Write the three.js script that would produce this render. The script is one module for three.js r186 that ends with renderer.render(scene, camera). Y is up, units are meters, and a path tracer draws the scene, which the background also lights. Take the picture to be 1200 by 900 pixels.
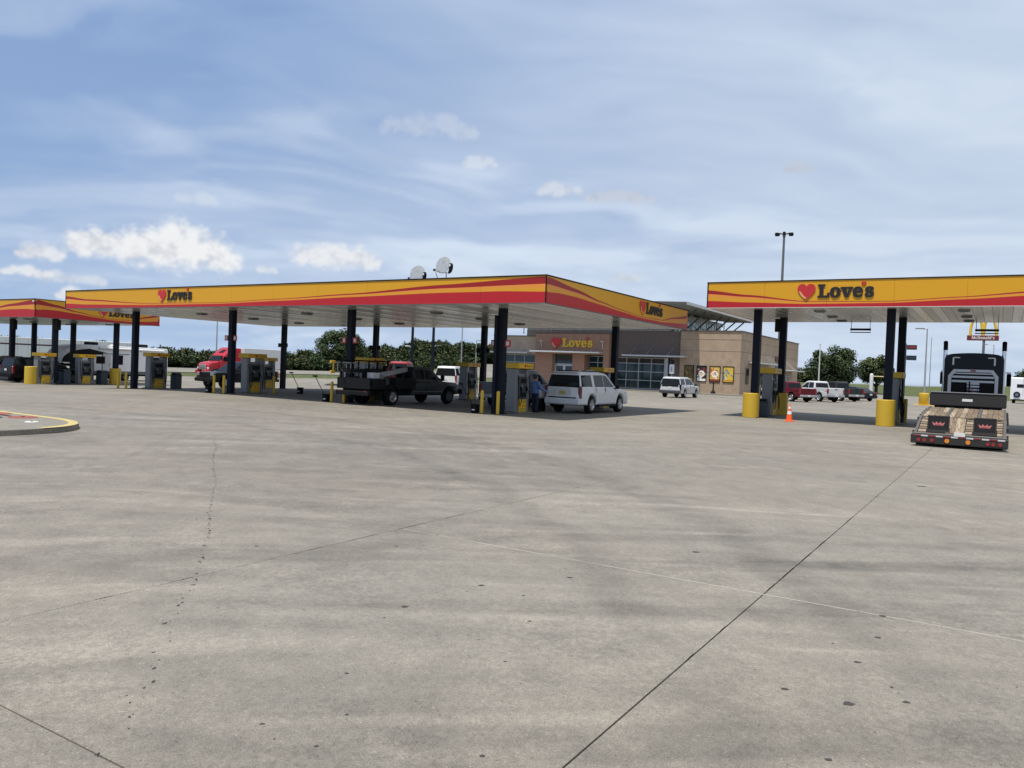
import * as THREE from 'three';
import { mergeGeometries, toCreasedNormals } from 'three/addons/utils/BufferGeometryUtils.js';
import { RoundedBoxGeometry } from 'three/addons/geometries/RoundedBoxGeometry.js';
import { TextGeometry } from 'three/addons/geometries/TextGeometry.js';
import { FontLoader } from 'three/addons/loaders/FontLoader.js';

// ------------------------------------------------------------------ camera, sky, sun, exposure
const scene = new THREE.Scene();
const camera = new THREE.PerspectiveCamera(51.94, 4 / 3, 0.1, 3000);
camera.position.set(0, 2, 0);
camera.rotation.set(THREE.MathUtils.degToRad(-1.045), THREE.MathUtils.degToRad(31.77), THREE.MathUtils.degToRad(2.301), 'YXZ');
const renderer = new THREE.WebGLRenderer({ antialias: true });
renderer.setSize(1024, 768);
renderer.toneMapping = THREE.LinearToneMapping;
renderer.toneMappingExposure = 1.0;
renderer.shadowMap.enabled = true;

const SUN = new THREE.Vector3(-0.06, 1, 0.3).normalize();
const sun = new THREE.DirectionalLight(new THREE.Color().setRGB(1, 0.95, 0.87), 5.0);
sun.position.copy(SUN).multiplyScalar(200).add(new THREE.Vector3(-30, 0, -60));
sun.target.position.set(-30, 0, -60);
sun.castShadow = true;
sun.shadow.radius = 1.3;
sun.shadow.mapSize.set(4096, 4096);
Object.assign(sun.shadow.camera, { left: -140, right: 140, top: 140, bottom: -140, near: 1, far: 500 });
scene.add(sun, sun.target);

function rng(seed) { let s = seed >>> 0; return () => { s = (s + 0x6D2B79F5) | 0; let t = Math.imul(s ^ (s >>> 15), 1 | s); t = (t + Math.imul(t ^ (t >>> 7), 61 | t)) ^ t; return ((t ^ (t >>> 14)) >>> 0) / 4294967296; }; }
const PERM = (() => { const r = rng(77), a = new Float32Array(65536); for (let i = 0; i < 65536; i++) a[i] = r(); return a; })();
function vn(x, y) {                                   // value noise 0..1
  const xi = Math.floor(x), yi = Math.floor(y), fx = x - xi, fy = y - yi;
  const u = fx * fx * (3 - 2 * fx), v = fy * fy * (3 - 2 * fy);
  const h = (a, b) => PERM[((a & 255) << 8 | (b & 255)) & 65535];
  const a = h(xi, yi), b = h(xi + 1, yi), c = h(xi, yi + 1), d = h(xi + 1, yi + 1);
  return a + (b - a) * u + (c - a) * v + (a - b - c + d) * u * v;
}
function fbm(x, y, o = 4) { let s = 0, a = 0.5, n = 0; for (let i = 0; i < o; i++) { s += a * vn(x, y); n += a; a *= 0.5; const t = x * 1.62 - y * 1.17 + 3.7; y = x * 1.17 + y * 1.62 + 9.1; x = t; } return s / n; }
const sm = (a, b, x) => { const t = Math.min(1, Math.max(0, (x - a) / (b - a))); return t * t * (3 - 2 * t); };
const mix = (a, b, t) => a + (b - a) * t;

{ // the sky: blue air, a veil of thin high cloud that thickens to one side, small fair-weather clouds low down
  const W = 4096, H = 2048, data = new Float32Array(W * H * 4), D = Math.PI / 180;
  // azimuth, elevation, half width, half height in degrees, strength, greyness, seed
  const puffs = [[-54.9, 7.3, 3.7, 1.8, 1, 0.05, 1], [-59.7, 7.1, 2.4, 1.15, 0.95, 0.05, 2], [-62.9, 6.2, 1.3, 0.7, 0.8, 0.1, 3], [-63.6, 4.9, 1.5, 0.4, 0.8, 0.1, 4], [-61.2, 4.7, 2.6, 0.5, 0.5, 0.2, 5], [-60.6, 3.7, 1.7, 0.55, 0.8, 0.1, 13], [-44.8, 7.6, 3.2, 1.2, 0.85, 0.1, 6], [-49.5, 6.2, 0.9, 0.3, 0.6, 0.1, 7],
    [-34.9, 14.6, 1.4, 0.6, 0.42, 0.05, 8], [-38.6, 16.8, 3.6, 1.0, 0.25, 0.1, 9], [-28.9, 13.0, 1.7, 0.65, 0.5, 0.25, 10], [-24.6, 12.6, 2.6, 0.7, 0.45, 0.75, 14], [-23.8, 6.9, 1.2, 0.4, 0.45, 0.6, 11], [-12.6, 14.3, 0.9, 0.5, 0.4, 0.9, 12], [-54.0, 10.6, 1.4, 0.6, 0.25, 0.1, 15],
    [-98, 7, 4, 1.4, 0.9, 0.1, 16], [-120, 9, 5, 1.8, 0.9, 0.1, 17], [40, 8, 4, 1.4, 0.7, 0.2, 18], [95, 7, 5, 1.5, 0.8, 0.1, 19], [160, 9, 5, 1.6, 0.8, 0.1, 20], [-160, 6, 4, 1.3, 0.8, 0.1, 21]];
  // air and veil on a half-size grid, then spread to the full one
  const w = W / 2, h = H / 2, low = new Float32Array(w * h * 3);
  for (let j = h / 2 - 12; j < h; j++) {
    const el = ((j + 0.5) / h - 0.5) * Math.PI, e = el / D, up = Math.max(Math.sin(el), 0), cy = Math.cos(el), hz = Math.exp(-up * 5.5), q = 1 / (up + 0.09);
    for (let i = 0; i < w; i++) {
      const k = (j * w + i) * 3, th = ((i + 0.5) / w - 0.5) * 2 * Math.PI, dx = Math.cos(th) * cy, dz = Math.sin(th) * cy, az = Math.atan2(dx, -dz) / D;
      const px = dx * q, pz = dz * q, along = px * 0.86 - pz * 0.51, across = px * 0.51 + pz * 0.86;      // the veil lies on a flat layer overhead
      const w1 = fbm(px * 0.6 + 5, pz * 0.6 + 2, 4) - 0.5, w2 = fbm(px * 0.6 + 45, pz * 0.6 + 22, 4) - 0.5;
      const c1 = fbm(along * 0.42 + w1 * 1.6 + 11, across * 0.75 + w2 * 1.6 + 4.3, 5), c2 = fbm(along * 1.3 + w1 * 4 + 31, across * 2.5 + w2 * 4 + 17, 6), c3 = fbm(along * 5 + w1 * 7 + 3, across * 8 + w2 * 7 + 7, 5);
      const side = 0.5 + 0.5 * Math.sin((az + 33) * D + 0.1), dens = side * 1.3 + (c1 - 0.5) * 1.0 - 0.13;
      let veil = sm(0.1, 0.95, dens) * 0.88 + (c2 - 0.5) * 0.45 * sm(1.4, 0.7, dens) + sm(0.5, 0.72, c2) * 0.2 * sm(1.3, 0.6, dens) + (c3 - 0.5) * 0.2;
      veil = Math.min(0.97, Math.max(0.03, veil)) * sm(-8, 3, e);
      const vb = 1.0 + 0.10 * (c1 - 0.5) + 0.12 * (c2 - 0.5) + 0.06 * (c3 - 0.5);
      low[k] = mix(mix(0.205, 0.43, hz), 0.62 * vb, veil); low[k + 1] = mix(mix(0.335, 0.57, hz), 0.715 * vb, veil); low[k + 2] = mix(mix(0.61, 0.78, hz), 0.85 * vb, veil);
    }
  }
  for (let j = 0; j < H; j++) {
    const e = ((j + 0.5) / H - 0.5) * 180, fy = Math.min(h - 1.001, Math.max(h / 2 - 12, (j + 0.5) / 2 - 0.5)), y0 = Math.floor(fy), v = fy - y0;
    for (let i = 0; i < W; i++) {
      const k = (j * W + i) * 4; data[k + 3] = 1;
      if (e < -1) { data[k] = 0.36; data[k + 1] = 0.36; data[k + 2] = 0.34; continue; }
      const fx = (i + 0.5) / 2 - 0.5 + w, x0 = Math.floor(fx), u = fx - x0, a = (y0 * w + x0 % w) * 3, b = (y0 * w + (x0 + 1) % w) * 3, o = w * 3;
      for (let c = 0; c < 3; c++) data[k + c] = (low[a + c] * (1 - u) + low[b + c] * u) * (1 - v) + (low[a + o + c] * (1 - u) + low[b + o + c] * u) * v;
    }
  }
  for (const [ca, ce, rw, rh, st, grey, sd] of puffs) {
    const R = rng(sd * 71 + 5), lobes = []; for (let i = 0; i < 16; i++) { const u = R() * 1.7 - 0.85, r0 = rh * (0.35 + 0.75 * (1 - u * u) * (0.55 + 0.45 * R())); lobes.push([u * rw, -rh * 0.75 + r0 * (0.55 + 0.35 * R()), r0]); }
    const j0 = Math.floor(((ce - rh * 2.6) / 180 + 0.5) * H), j1 = Math.ceil(((ce + rh * 2.6) / 180 + 0.5) * H), n = Math.ceil(rw * 2 / 360 * W), ic = Math.round(((Math.atan2(-Math.cos(ca * D), Math.sin(ca * D)) / (2 * Math.PI)) + 0.5) * W);
    for (let j = j0; j <= j1; j++) for (let m = -n; m <= n; m++) {
      const i = ((ic + m) % W + W) % W, k = (j * W + i) * 4, e = ((j + 0.5) / H - 0.5) * 180, da = m * 360 / W * Math.cos(e * D), u = da / rw, v = (e - ce) / rh;
      const n1 = fbm(da * 1.6 + sd * 13.7, e * 1.9 + sd * 7.1, 4) - 0.5, n2 = fbm(da * 5 + sd * 3.7, e * 6 + sd * 2.1, 4) - 0.5; let d = -1;
      for (const [lx, ly, lr] of lobes) d = Math.max(d, 1 - Math.hypot((da - lx) / lr * 0.8, (e - ce - ly) / lr));
      const a = sm(-0.02, 0.72, d + n1 * 0.7 + n2 * 0.35) * st * sm(-1.35, -0.7, v + n1); if (a <= 0) continue;
      const lit = sm(-0.6, 0.4, 0.12 + n1 * 1.6 + n2 * 0.45), c = mix(mix(0.66, 0.45, grey), mix(0.90, 0.58, grey), lit);
      data[k] = mix(data[k], c * 0.985, a); data[k + 1] = mix(data[k + 1], c, a); data[k + 2] = mix(data[k + 2], c * mix(1.06, 1.02, lit), a);
    }
  }
  const t = new THREE.DataTexture(data, W, H, THREE.RGBAFormat, THREE.FloatType);
  t.mapping = THREE.EquirectangularReflectionMapping; t.magFilter = THREE.LinearFilter; t.needsUpdate = true;
  scene.background = t; scene.environment = t;
}

// ------------------------------------------------------------------ helpers
const taken = {};
function numbered(n) { const k = taken[n] = (taken[n] ?? -1) + 1; return k ? `${n}_${String(k).padStart(3, '0')}` : n; }
function tag(o, label, category, group, kind) { if (label) o.userData.label = label; if (category) o.userData.category = category; if (group) o.userData.group = group; if (kind) o.userData.kind = kind; return o; }
function thing(name, label, category, [x, y, z] = [0, 0, 0], turn = 0, group) { const o = new THREE.Group(); o.name = numbered(name); o.position.set(x, y, z); o.rotation.y = turn; scene.add(o); return tag(o, label, category, group); }
function obj(name, geos, m, parent = scene) {
  let g = geos;
  if (Array.isArray(geos)) { const l = geos.map(a => { const b = a.index ? a.toNonIndexed() : a; for (const k of Object.keys(b.attributes)) if (!['position', 'normal', 'uv', 'color'].includes(k)) b.deleteAttribute(k); return b; }); const col = l.every(a => a.attributes.color); if (!col) l.forEach(a => a.deleteAttribute('color')); g = l.length > 1 ? mergeGeometries(l) : l[0]; }
  const o = new THREE.Mesh(g, m); o.name = parent === scene ? numbered(name) : name; parent.add(o); return o;
}
function part(name, parent) { const o = new THREE.Group(); o.name = name; parent.add(o); return o; }
function struct(name, geos, m, parent) { const o = obj(name, geos, m, parent); if (!parent) o.userData.kind = 'structure'; return o; }
function dup(root, [x, y, z], turn = 0, label, group) { const r = root.clone(); r.name = numbered(root.name.replace(/_\d{3}$/, '')); r.userData = { ...root.userData }; scene.add(r); r.position.set(x, y, z); r.rotation.y = turn; if (label) r.userData.label = label; if (group) r.userData.group = group; return r; }
const V = (x, y, z) => new THREE.Vector3(x, y, z);
function bx(w, h, d, x = 0, y = 0, z = 0, rx = 0, ry = 0, rz = 0) { const g = new THREE.BoxGeometry(w, h, d); if (rx || ry || rz) g.applyMatrix4(new THREE.Matrix4().makeRotationFromEuler(new THREE.Euler(rx, ry, rz))); return g.translate(x, y, z); }
function rb(w, h, d, x = 0, y = 0, z = 0, r = 0.02, s = 2, ry = 0, rz = 0) { const g = new RoundedBoxGeometry(w, h, d, s, Math.min(r, w / 2.01, h / 2.01, d / 2.01)); if (rz) g.rotateZ(rz); if (ry) g.rotateY(ry); return g.translate(x, y, z); }
function box2(x0, x1, y0, y1, z0, z1) { return bx(Math.abs(x1 - x0), Math.abs(y1 - y0), Math.abs(z1 - z0), (x0 + x1) / 2, (y0 + y1) / 2, (z0 + z1) / 2); }
function cyl(r0, r1, h, x = 0, y = 0, z = 0, n = 16) { return new THREE.CylinderGeometry(r1, r0, h, n).translate(x, y + h / 2, z); }
function rod(a, b, r, r2 = r, n = 8) { const A = V(...a), B = V(...b), d = B.clone().sub(A), g = new THREE.CylinderGeometry(r2, r, d.length(), n); g.applyQuaternion(new THREE.Quaternion().setFromUnitVectors(V(0, 1, 0), d.clone().normalize())); return g.translate((A.x + B.x) / 2, (A.y + B.y) / 2, (A.z + B.z) / 2); }
function lathe(pts, n = 20) { return new THREE.LatheGeometry(pts.map(p => new THREE.Vector2(...p)), n); }
function tube(pts, r, seg = 20, n = 7) { return new THREE.TubeGeometry(new THREE.CatmullRomCurve3(pts.map(p => V(...p))), seg, r, n); }
function poly(pts) { const s = new THREE.Shape(); pts.forEach((p, i) => i ? s.lineTo(...p) : s.moveTo(...p)); s.closePath(); return s; }
function extr(shape, depth, bev = 0, seg = 2, cs = 8) { return new THREE.ExtrudeGeometry(shape, { depth: Math.max(0.001, depth - 2 * bev), bevelEnabled: bev > 0, bevelThickness: bev, bevelSize: bev, bevelOffset: -bev, bevelSegments: seg, curveSegments: cs }).translate(0, 0, -(depth - 2 * bev) / 2); }
function hex8(v) {                                    // eight corners: 0-3 one side, 4-7 the other
  const f = [[0, 1, 2, 3], [7, 6, 5, 4], [4, 5, 1, 0], [5, 6, 2, 1], [6, 7, 3, 2], [7, 4, 0, 3]], p = [], u = [];
  for (const [a, b, c, d] of f) for (const [i, s, t] of [[a, 0, 0], [b, 1, 0], [c, 1, 1], [a, 0, 0], [c, 1, 1], [d, 0, 1]]) { p.push(...v[i]); u.push(s, t); }
  const g = new THREE.BufferGeometry(); g.setAttribute('position', new THREE.Float32BufferAttribute(p, 3)); g.setAttribute('uv', new THREE.Float32BufferAttribute(u, 2)); g.computeVertexNormals(); return g;
}
function mirrorZ(g) { const o = (g.index ? g.toNonIndexed() : g.clone()), p = o.attributes.position, n = o.attributes.normal, u = o.attributes.uv; for (let i = 0; i < p.count; i++) { p.setZ(i, -p.getZ(i)); if (n) n.setZ(i, -n.getZ(i)); } const sw = (a, i, j) => { if (!a) return; for (let c = 0; c < a.itemSize; c++) { const t = a.array[i * a.itemSize + c]; a.array[i * a.itemSize + c] = a.array[j * a.itemSize + c]; a.array[j * a.itemSize + c] = t; } }; for (let i = 0; i < p.count; i += 3) { sw(p, i + 1, i + 2); sw(n, i + 1, i + 2); sw(u, i + 1, i + 2); } return o; }
function warp(g, f) { const p = g.attributes.position; for (let i = 0; i < p.count; i++) { const r = f(p.getX(i), p.getY(i), p.getZ(i)); p.setXYZ(i, ...r); } g.computeVertexNormals(); return g; }
const rgb = (r, g, b) => new THREE.Color().setRGB(r, g, b);
function mat(r, g, b, rough = 0.7, metal = 0, extra = {}) { return new THREE.MeshStandardMaterial({ color: rgb(r, g, b), roughness: rough, metalness: metal, ...extra }); }
function paint(r, g, b, rough = 0.4) { return new THREE.MeshPhysicalMaterial({ color: rgb(r, g, b), roughness: rough, clearcoat: r + g + b > 0.3 ? 0.4 : 0.16, clearcoatRoughness: 0.1, specularIntensity: r + g + b > 0.3 ? 0.6 : 0.35 }); }
function dtex(w, h, f, srgb = false, rep) { const d = new Uint8Array(w * h * 4); for (let j = 0; j < h; j++) for (let i = 0; i < w; i++) { const c = f(i, j), k = (j * w + i) * 4; d[k] = c[0]; d[k + 1] = c[1]; d[k + 2] = c[2]; d[k + 3] = 255; } const t = new THREE.DataTexture(d, w, h); t.wrapS = t.wrapT = THREE.RepeatWrapping; t.magFilter = THREE.LinearFilter; t.minFilter = THREE.LinearMipmapLinearFilter; t.generateMipmaps = true; if (srgb) t.colorSpace = THREE.SRGBColorSpace; if (rep) t.repeat.set(...rep); t.needsUpdate = true; return t; }
function ctex(w, h, draw) { const c = document.createElement('canvas'); c.width = w; c.height = h; const x = c.getContext('2d'); draw(x, w, h); const t = new THREE.CanvasTexture(c); t.colorSpace = THREE.SRGBColorSpace; return t; }
function metricUV(g, s = 1) { const p = g.attributes.position, n = g.attributes.normal, u = new Float32Array(p.count * 2); for (let i = 0; i < p.count; i++) { const ax = Math.abs(n.getX(i)), ay = Math.abs(n.getY(i)), az = Math.abs(n.getZ(i)); let a, b; if (ay > ax && ay > az) { a = p.getX(i); b = p.getZ(i); } else if (ax > az) { a = p.getZ(i); b = p.getY(i); } else { a = p.getX(i); b = p.getY(i); } u[i * 2] = a * s; u[i * 2 + 1] = b * s; } g.setAttribute('uv', new THREE.BufferAttribute(u, 2)); return g; }
const gy = x => { const t = sm(-38, -59, x); return -0.46 * t; };

// ------------------------------------------------------------------ materials
const tile = (f) => (x, y, n) => { // seamless noise by cross-fading
  const u = x / n, v = y / n; return f(x, y) * (1 - u) * (1 - v) + f(x - n, y) * u * (1 - v) + f(x, y - n) * (1 - u) * v + f(x - n, y - n) * u * v; };
const concN = 1024;
const concGrain = (() => { const r = rng(5), a = new Float32Array(concN * concN); for (let i = 0; i < a.length; i++) a[i] = r(); return a; })();
const cg = (i, j) => concGrain[((j & 1023) << 10) | (i & 1023)];
const concF = tile((x, y) => fbm(x / 90 + 40, y / 90 + 40, 4)), concM = tile((x, y) => fbm(x / 14 + 70, y / 14 + 20, 3));
const concMap = dtex(concN, concN, (i, j) => {
  const g = (cg(i, j) * 2 + cg(i + 1, j) + cg(i, j + 1) + cg(i - 1, j) + cg(i, j - 1)) / 6;
  let v = 0.80 + (concF(i, j, concN) - 0.5) * 0.12 + (concM(i, j, concN) - 0.5) * 0.2 + (g - 0.5) * 0.42;
  const s = cg(i >> 1, (j >> 1) + 300), s2 = cg((i >> 2) + 511, (j >> 2) + 77); if (s > 0.9925) v += 0.2; if (s < 0.006) v -= 0.2; if (s2 > 0.997) v -= 0.18; if (s2 < 0.0018) v += 0.24;
  v = Math.max(0.1, Math.min(1, v)) * 255; return [v, v * 0.99, v * 0.965];
}, true);
const concBump = dtex(concN, concN, (i, j) => { const v = 128 + (cg(i, j) - 0.5) * 90 + (concM(i, j, concN) - 0.5) * 130; return [v, v, v]; });
const M = {
  conc: new THREE.MeshStandardMaterial({ vertexColors: true, map: concMap, bumpMap: concBump, bumpScale: 0.0016, roughness: 0.78 }),
  joint: mat(0.035, 0.032, 0.03, 0.95),
  jointPale: mat(0.42, 0.39, 0.33, 0.9),
  kerb: mat(0.33, 0.31, 0.27, 0.9, 0, { map: concMap, bumpMap: concBump, bumpScale: 0.002 }),
  oil: mat(0.045, 0.041, 0.036, 0.85),
  navy: new THREE.MeshPhysicalMaterial({ color: rgb(0.009, 0.012, 0.022), roughness: 0.6, specularIntensity: 0.35 }),
  dark: new THREE.MeshPhysicalMaterial({ color: rgb(0.010, 0.010, 0.011), roughness: 0.6, specularIntensity: 0.35 }),
  black: new THREE.MeshPhysicalMaterial({ color: rgb(0.006, 0.006, 0.007), roughness: 0.75, specularIntensity: 0.35 }),
  rubber: new THREE.MeshPhysicalMaterial({ color: rgb(0.010, 0.010, 0.010), roughness: 0.85, specularIntensity: 0.35 }),
  yellow: mat(0.62, 0.40, 0.03, 0.5),
  yellowDull: mat(0.50, 0.34, 0.04, 0.6),
  red: mat(0.42, 0.02, 0.025, 0.45),
  white: mat(0.75, 0.75, 0.74, 0.45),
  offwhite: mat(0.62, 0.62, 0.6, 0.5),
  grey: mat(0.22, 0.23, 0.24, 0.5),
  midgrey: mat(0.12, 0.125, 0.13, 0.5),
  steel: mat(0.45, 0.46, 0.47, 0.35, 0.8),
  galv: mat(0.40, 0.41, 0.42, 0.5, 0.6),
  chrome: mat(0.8, 0.8, 0.8, 0.12, 1),
  alloy: mat(0.55, 0.55, 0.56, 0.28, 0.85),
  glass: new THREE.MeshPhysicalMaterial({ color: rgb(0.012, 0.014, 0.016), roughness: 0.06, specularIntensity: 0.5, ior: 1.5, side: THREE.DoubleSide }),
  storeGlass: new THREE.MeshPhysicalMaterial({ color: rgb(0.012, 0.03, 0.036), roughness: 0.05, ior: 1.6 }),
  tail: new THREE.MeshPhysicalMaterial({ color: rgb(0.25, 0.008, 0.01), roughness: 0.15, clearcoat: 1 }),
  amber: new THREE.MeshPhysicalMaterial({ color: rgb(0.75, 0.24, 0.01), roughness: 0.2, clearcoat: 1 }),
  lamp: mat(0.75, 0.76, 0.78, 0.12),
  orange: mat(0.85, 0.12, 0.02, 0.5),
  plate: mat(0.7, 0.7, 0.66, 0.5),
};

// ------------------------------------------------------------------ the ground
const CELLX = 4.361, CELLZ = 5.237, JX = -1.796, JZ = -2.265;
const camR = [Math.cos(0.5545), -Math.sin(0.5545)];   // the way most traffic crosses the lot
const SCUFFS = (() => { const r = rng(314), o = []; for (let i = 0; i < 46; i++) { const far = i > 20, d = far ? 12 + 22 * r() : 3.2 + 9 * r(), az = -1.2 + 1.25 * r(), a = 0.5545 + (r() - 0.5) * 0.34; o.push([Math.sin(az) * d, -Math.cos(az) * d, Math.cos(a), -Math.sin(a), (far ? 5 : 1.4) + 3.2 * r(), (far ? 0.3 : 0.13) + 0.14 * r(), 0.03 + 0.035 * r()]); } return o; })();
function lotColour(x, z) {
  const s = x * camR[0] + z * camR[1], t = -x * camR[1] + z * camR[0];
  const bend = (fbm(s * 0.045 + 9, t * 0.06 + 2, 3) - 0.5) * 9;
  const a = fbm(x * 0.07 + 3, z * 0.07 + 8, 3), b = fbm(s * 0.06 + 7, (t + bend) * 0.75 + 5, 5), c = fbm(x * 0.9 + 21, z * 0.9 + 9, 4), d = fbm(s * 0.11 + 40, (t + bend) * 2.6 + 13, 4), w = fbm(s * 0.3 + 60, (t + bend) * 5.5 + 33, 4);
  let v = 0.283 + (a - 0.5) * 0.06 + (b - 0.5) * 0.055 + (c - 0.5) * 0.05 + (fbm(x * 0.3 + 31, z * 0.3 + 77, 4) - 0.5) * 0.07 + (w - 0.5) * 0.045 + (fbm(s * 0.8 + 17, (t + bend) * 11 + 3, 4) - 0.5) * 0.045 + (fbm(x * 3.5 + 8, z * 3.5 + 1, 4) - 0.5) * 0.06;
  v += sm(0.66, 0.78, fbm(s * 0.4 + 120, (t + bend) * 6 + 71, 3)) * 0.05;   // pale scrapes
  for (const [bx0, bz0, ca, sa, hl, hw, dk] of SCUFFS) { const ex = x - bx0, ez = z - bz0, u = ex * ca + ez * sa, q = -ex * sa + ez * ca + 0.02 * u * u * (dk > 0.035 ? 1 : -1) / hl; if (Math.abs(u) < hl && Math.abs(q) < hw) v -= (hl > 5 ? 0.28 : 0.6) * dk * sm(hl, hl * 0.55, Math.abs(u)) * sm(hw, hw * 0.7, Math.abs(q)) * (0.2 + 0.7 * vn(u * 0.9, q * 34) + 0.5 * vn(u * 7, q * 21)); }
  v -= sm(0.56, 0.70, d) * 0.014;                                             // tyre scuffs
  v += sm(0.60, 0.76, fbm(s * 0.16 + 90, (t + bend) * 1.5 + 55, 5)) * 0.05;  // worn pale streaks
  v += (PERM[((Math.floor((x - JX) / CELLX) & 255) << 8) | (Math.floor((z - JZ) / CELLZ) & 255)] - 0.5) * 0.02;
  const ring = (cx, cz, r, wd) => sm(wd, wd * 0.3, Math.abs(Math.hypot(x - cx, z - cz) - r + (vn(x * 0.7, z * 0.7) - 0.5) * 0.5));
  v -= (0.04 * ring(-24, 6, 26.5, 0.45) + 0.035 * ring(-22, 8, 24.2, 0.35) + 0.03 * ring(8, 4, 17.5, 0.35)) * (0.5 + vn(x * 3, z * 3));
  v -= 0.02 * sm(0.58, 0.72, fbm(x * 2.3 + 4, z * 2.3 + 70, 3));
  const warm = (fbm(x * 0.22 + 15, z * 0.22 + 44, 3) - 0.5) * 0.12;
  v = Math.max(0.12, v) * 1.15;
  return [v * (1.0 + warm * 0.4), v * 0.92, v * (0.79 - warm * 0.35)];
}
const lot = new THREE.Group(); lot.name = 'concrete_pavement'; lot.userData.kind = 'structure'; scene.add(lot);
function sheet(xs, zs, yf, hole) {
  const nx = xs.length, nz = zs.length, p = [], c = [], u = [], idx = [];
  for (let j = 0; j < nz; j++) for (let i = 0; i < nx; i++) { const x = xs[i], z = zs[j]; p.push(x, yf(x, z, i, j, nx, nz), z); c.push(...lotColour(x, z)); u.push(x / 2.6, z / 2.6); }
  for (let j = 0; j + 1 < nz; j++) for (let i = 0; i + 1 < nx; i++) { if (hole && hole((xs[i] + xs[i + 1]) / 2, (zs[j] + zs[j + 1]) / 2)) continue; const a = j * nx + i; idx.push(a, a + nx, a + 1, a + 1, a + nx, a + nx + 1); }
  const g = new THREE.BufferGeometry(); g.setAttribute('position', new THREE.Float32BufferAttribute(p, 3)); g.setAttribute('color', new THREE.Float32BufferAttribute(c, 3)); g.setAttribute('uv', new THREE.Float32BufferAttribute(u, 2)); g.setIndex(idx); g.computeVertexNormals(); return g;
}
const K0 = -7, K1 = 4, R0 = -2, R1 = 8, SX0 = JX + K0 * CELLX, SX1 = JX + (K1 + 1) * CELLX, SZ0 = JZ - R0 * CELLZ, SZ1 = JZ - (R1 + 1) * CELLZ;
{ // wide lot beyond the single slabs, same grid
  const xs = [], zs = []; for (let x = SX0 - 49 * CELLX / 4; x < 62; x += CELLX / 4) xs.push(x); for (let z = SZ0 + CELLZ * 3; z > -184; z -= CELLZ / 4) zs.push(z);
  obj('concrete_apron', sheet(xs, zs, x => gy(x), (x, z) => x > SX0 && x < SX1 && z < SZ0 && z > SZ1), M.conc, lot);
  obj('joint_bed', box2(SX0 - 0.3, SX1 + 0.3, -0.06, -0.03, SZ0 + 0.3, SZ1 - 0.3), M.joint, lot);
  const r = rng(9);
  const gapX = k => k === 0 ? 0.0034 : k === -1 ? 0.0028 : 0.0025, gapZ = k => k === 0 ? 0.0032 : 0.0025;   // half widths of the joints
  for (let ki = K0; ki <= K1; ki++) for (let kj = R0; kj <= R1; kj++) {
    const x0 = JX + ki * CELLX + gapX(ki), x1 = JX + (ki + 1) * CELLX - gapX(ki + 1), z0 = JZ - kj * CELLZ - gapZ(kj), z1 = JZ - (kj + 1) * CELLZ + gapZ(kj + 1);
    const cx = (x0 + x1) / 2, cz = (z0 + z1) / 2, near = cz < 4 && Math.hypot(cx, cz) < 15 && cx < 5;
    const n = near ? 92 : 18, m = near ? 108 : 22, xs = [], zs = [];
    for (let i = 0; i <= n; i++) xs.push(mix(x0, x1, i / n)); for (let j = 0; j <= m; j++) zs.push(mix(z0, z1, j / m));
    xs.unshift(x0, x0 + 0); xs.push(x1, x1); zs.unshift(z0, z0); zs.push(z1, z1);
    xs[2] = x0 + 0.005; xs[xs.length - 3] = x1 - 0.005; zs[2] = z0 - 0.005; zs[zs.length - 3] = z1 + 0.005;
    const g = sheet(xs, zs, (x, z, i, j, nx, nz) => (i === 0 || j === 0 || i === nx - 1 || j === nz - 1) ? -0.05 : (i === 1 || j === 1 || i === nx - 2 || j === nz - 2) ? -0.004 : 0);
    const p = g.attributes.position, nx = xs.length, nz = zs.length;   // chipped arrises
    if (near) for (let j = 0; j < nz; j++) for (const [i, s, k] of [[1, 1, ki], [0, 1, ki], [nx - 2, -1, ki + 1], [nx - 1, -1, ki + 1]]) if (k === 0 || k === -1) { const z = zs[j], c = sm(0.7, 0.92, vn(z * 4 + k * 7, s * 9 + 3)) * 0.012 + vn(z * 21, s * 3 + k) * 0.0022; p.setX(j * nx + i, p.getX(j * nx + i) + s * c); }
    g.computeVertexNormals();
    obj('concrete_slab', g, M.conc, lot);
  }
  // pale sealant in the cross joint
  { const seg = []; for (let x = SX0; x < SX1;) { const l = 0.15 + 0.9 * r(), w = 0.0022 + 0.004 * r(); if (r() < 0.8) seg.push(box2(x, x + l, -0.029, x > -6.2 && x < 5 ? 0.0012 : -0.004, JZ - CELLZ - w, JZ - CELLZ + w)); x += l + 0.02 * r(); } obj('joint_sealant', seg, M.jointPale, lot); }
  for (let k = R0; k <= R1 + 1; k++) if (k !== 1 && k !== 0) obj('joint_sealant', box2(SX0, SX1, -0.029, -0.004, JZ - k * CELLZ - 0.0024, JZ - k * CELLZ + 0.0024), M.kerb, lot);
  for (let k = K0; k <= K1 + 1; k++) if (k !== 0 && k !== -1) obj('joint_sealant', box2(JX + k * CELLX - 0.0024, JX + k * CELLX + 0.0024, -0.029, -0.006, SZ1, SZ0), M.kerb, lot);
  // drips: a trail of oil spots and single ones
  const drips = [], spot = (x, z, a, b, t) => { const g = new THREE.CircleGeometry(1, 10); const p = g.attributes.position; for (let i = 1; i < p.count; i++) { const s = 0.75 + 0.5 * r(); p.setXY(i, p.getX(i) * s, p.getY(i) * s); } p.setXYZ(p.count - 1, p.getX(1), p.getY(1), 0); g.rotateX(-Math.PI / 2); g.scale(a, 1, b); g.rotateY(t); drips.push(g.translate(x, 0.0022, z)); };
  const trail = TRAIL();
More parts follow.
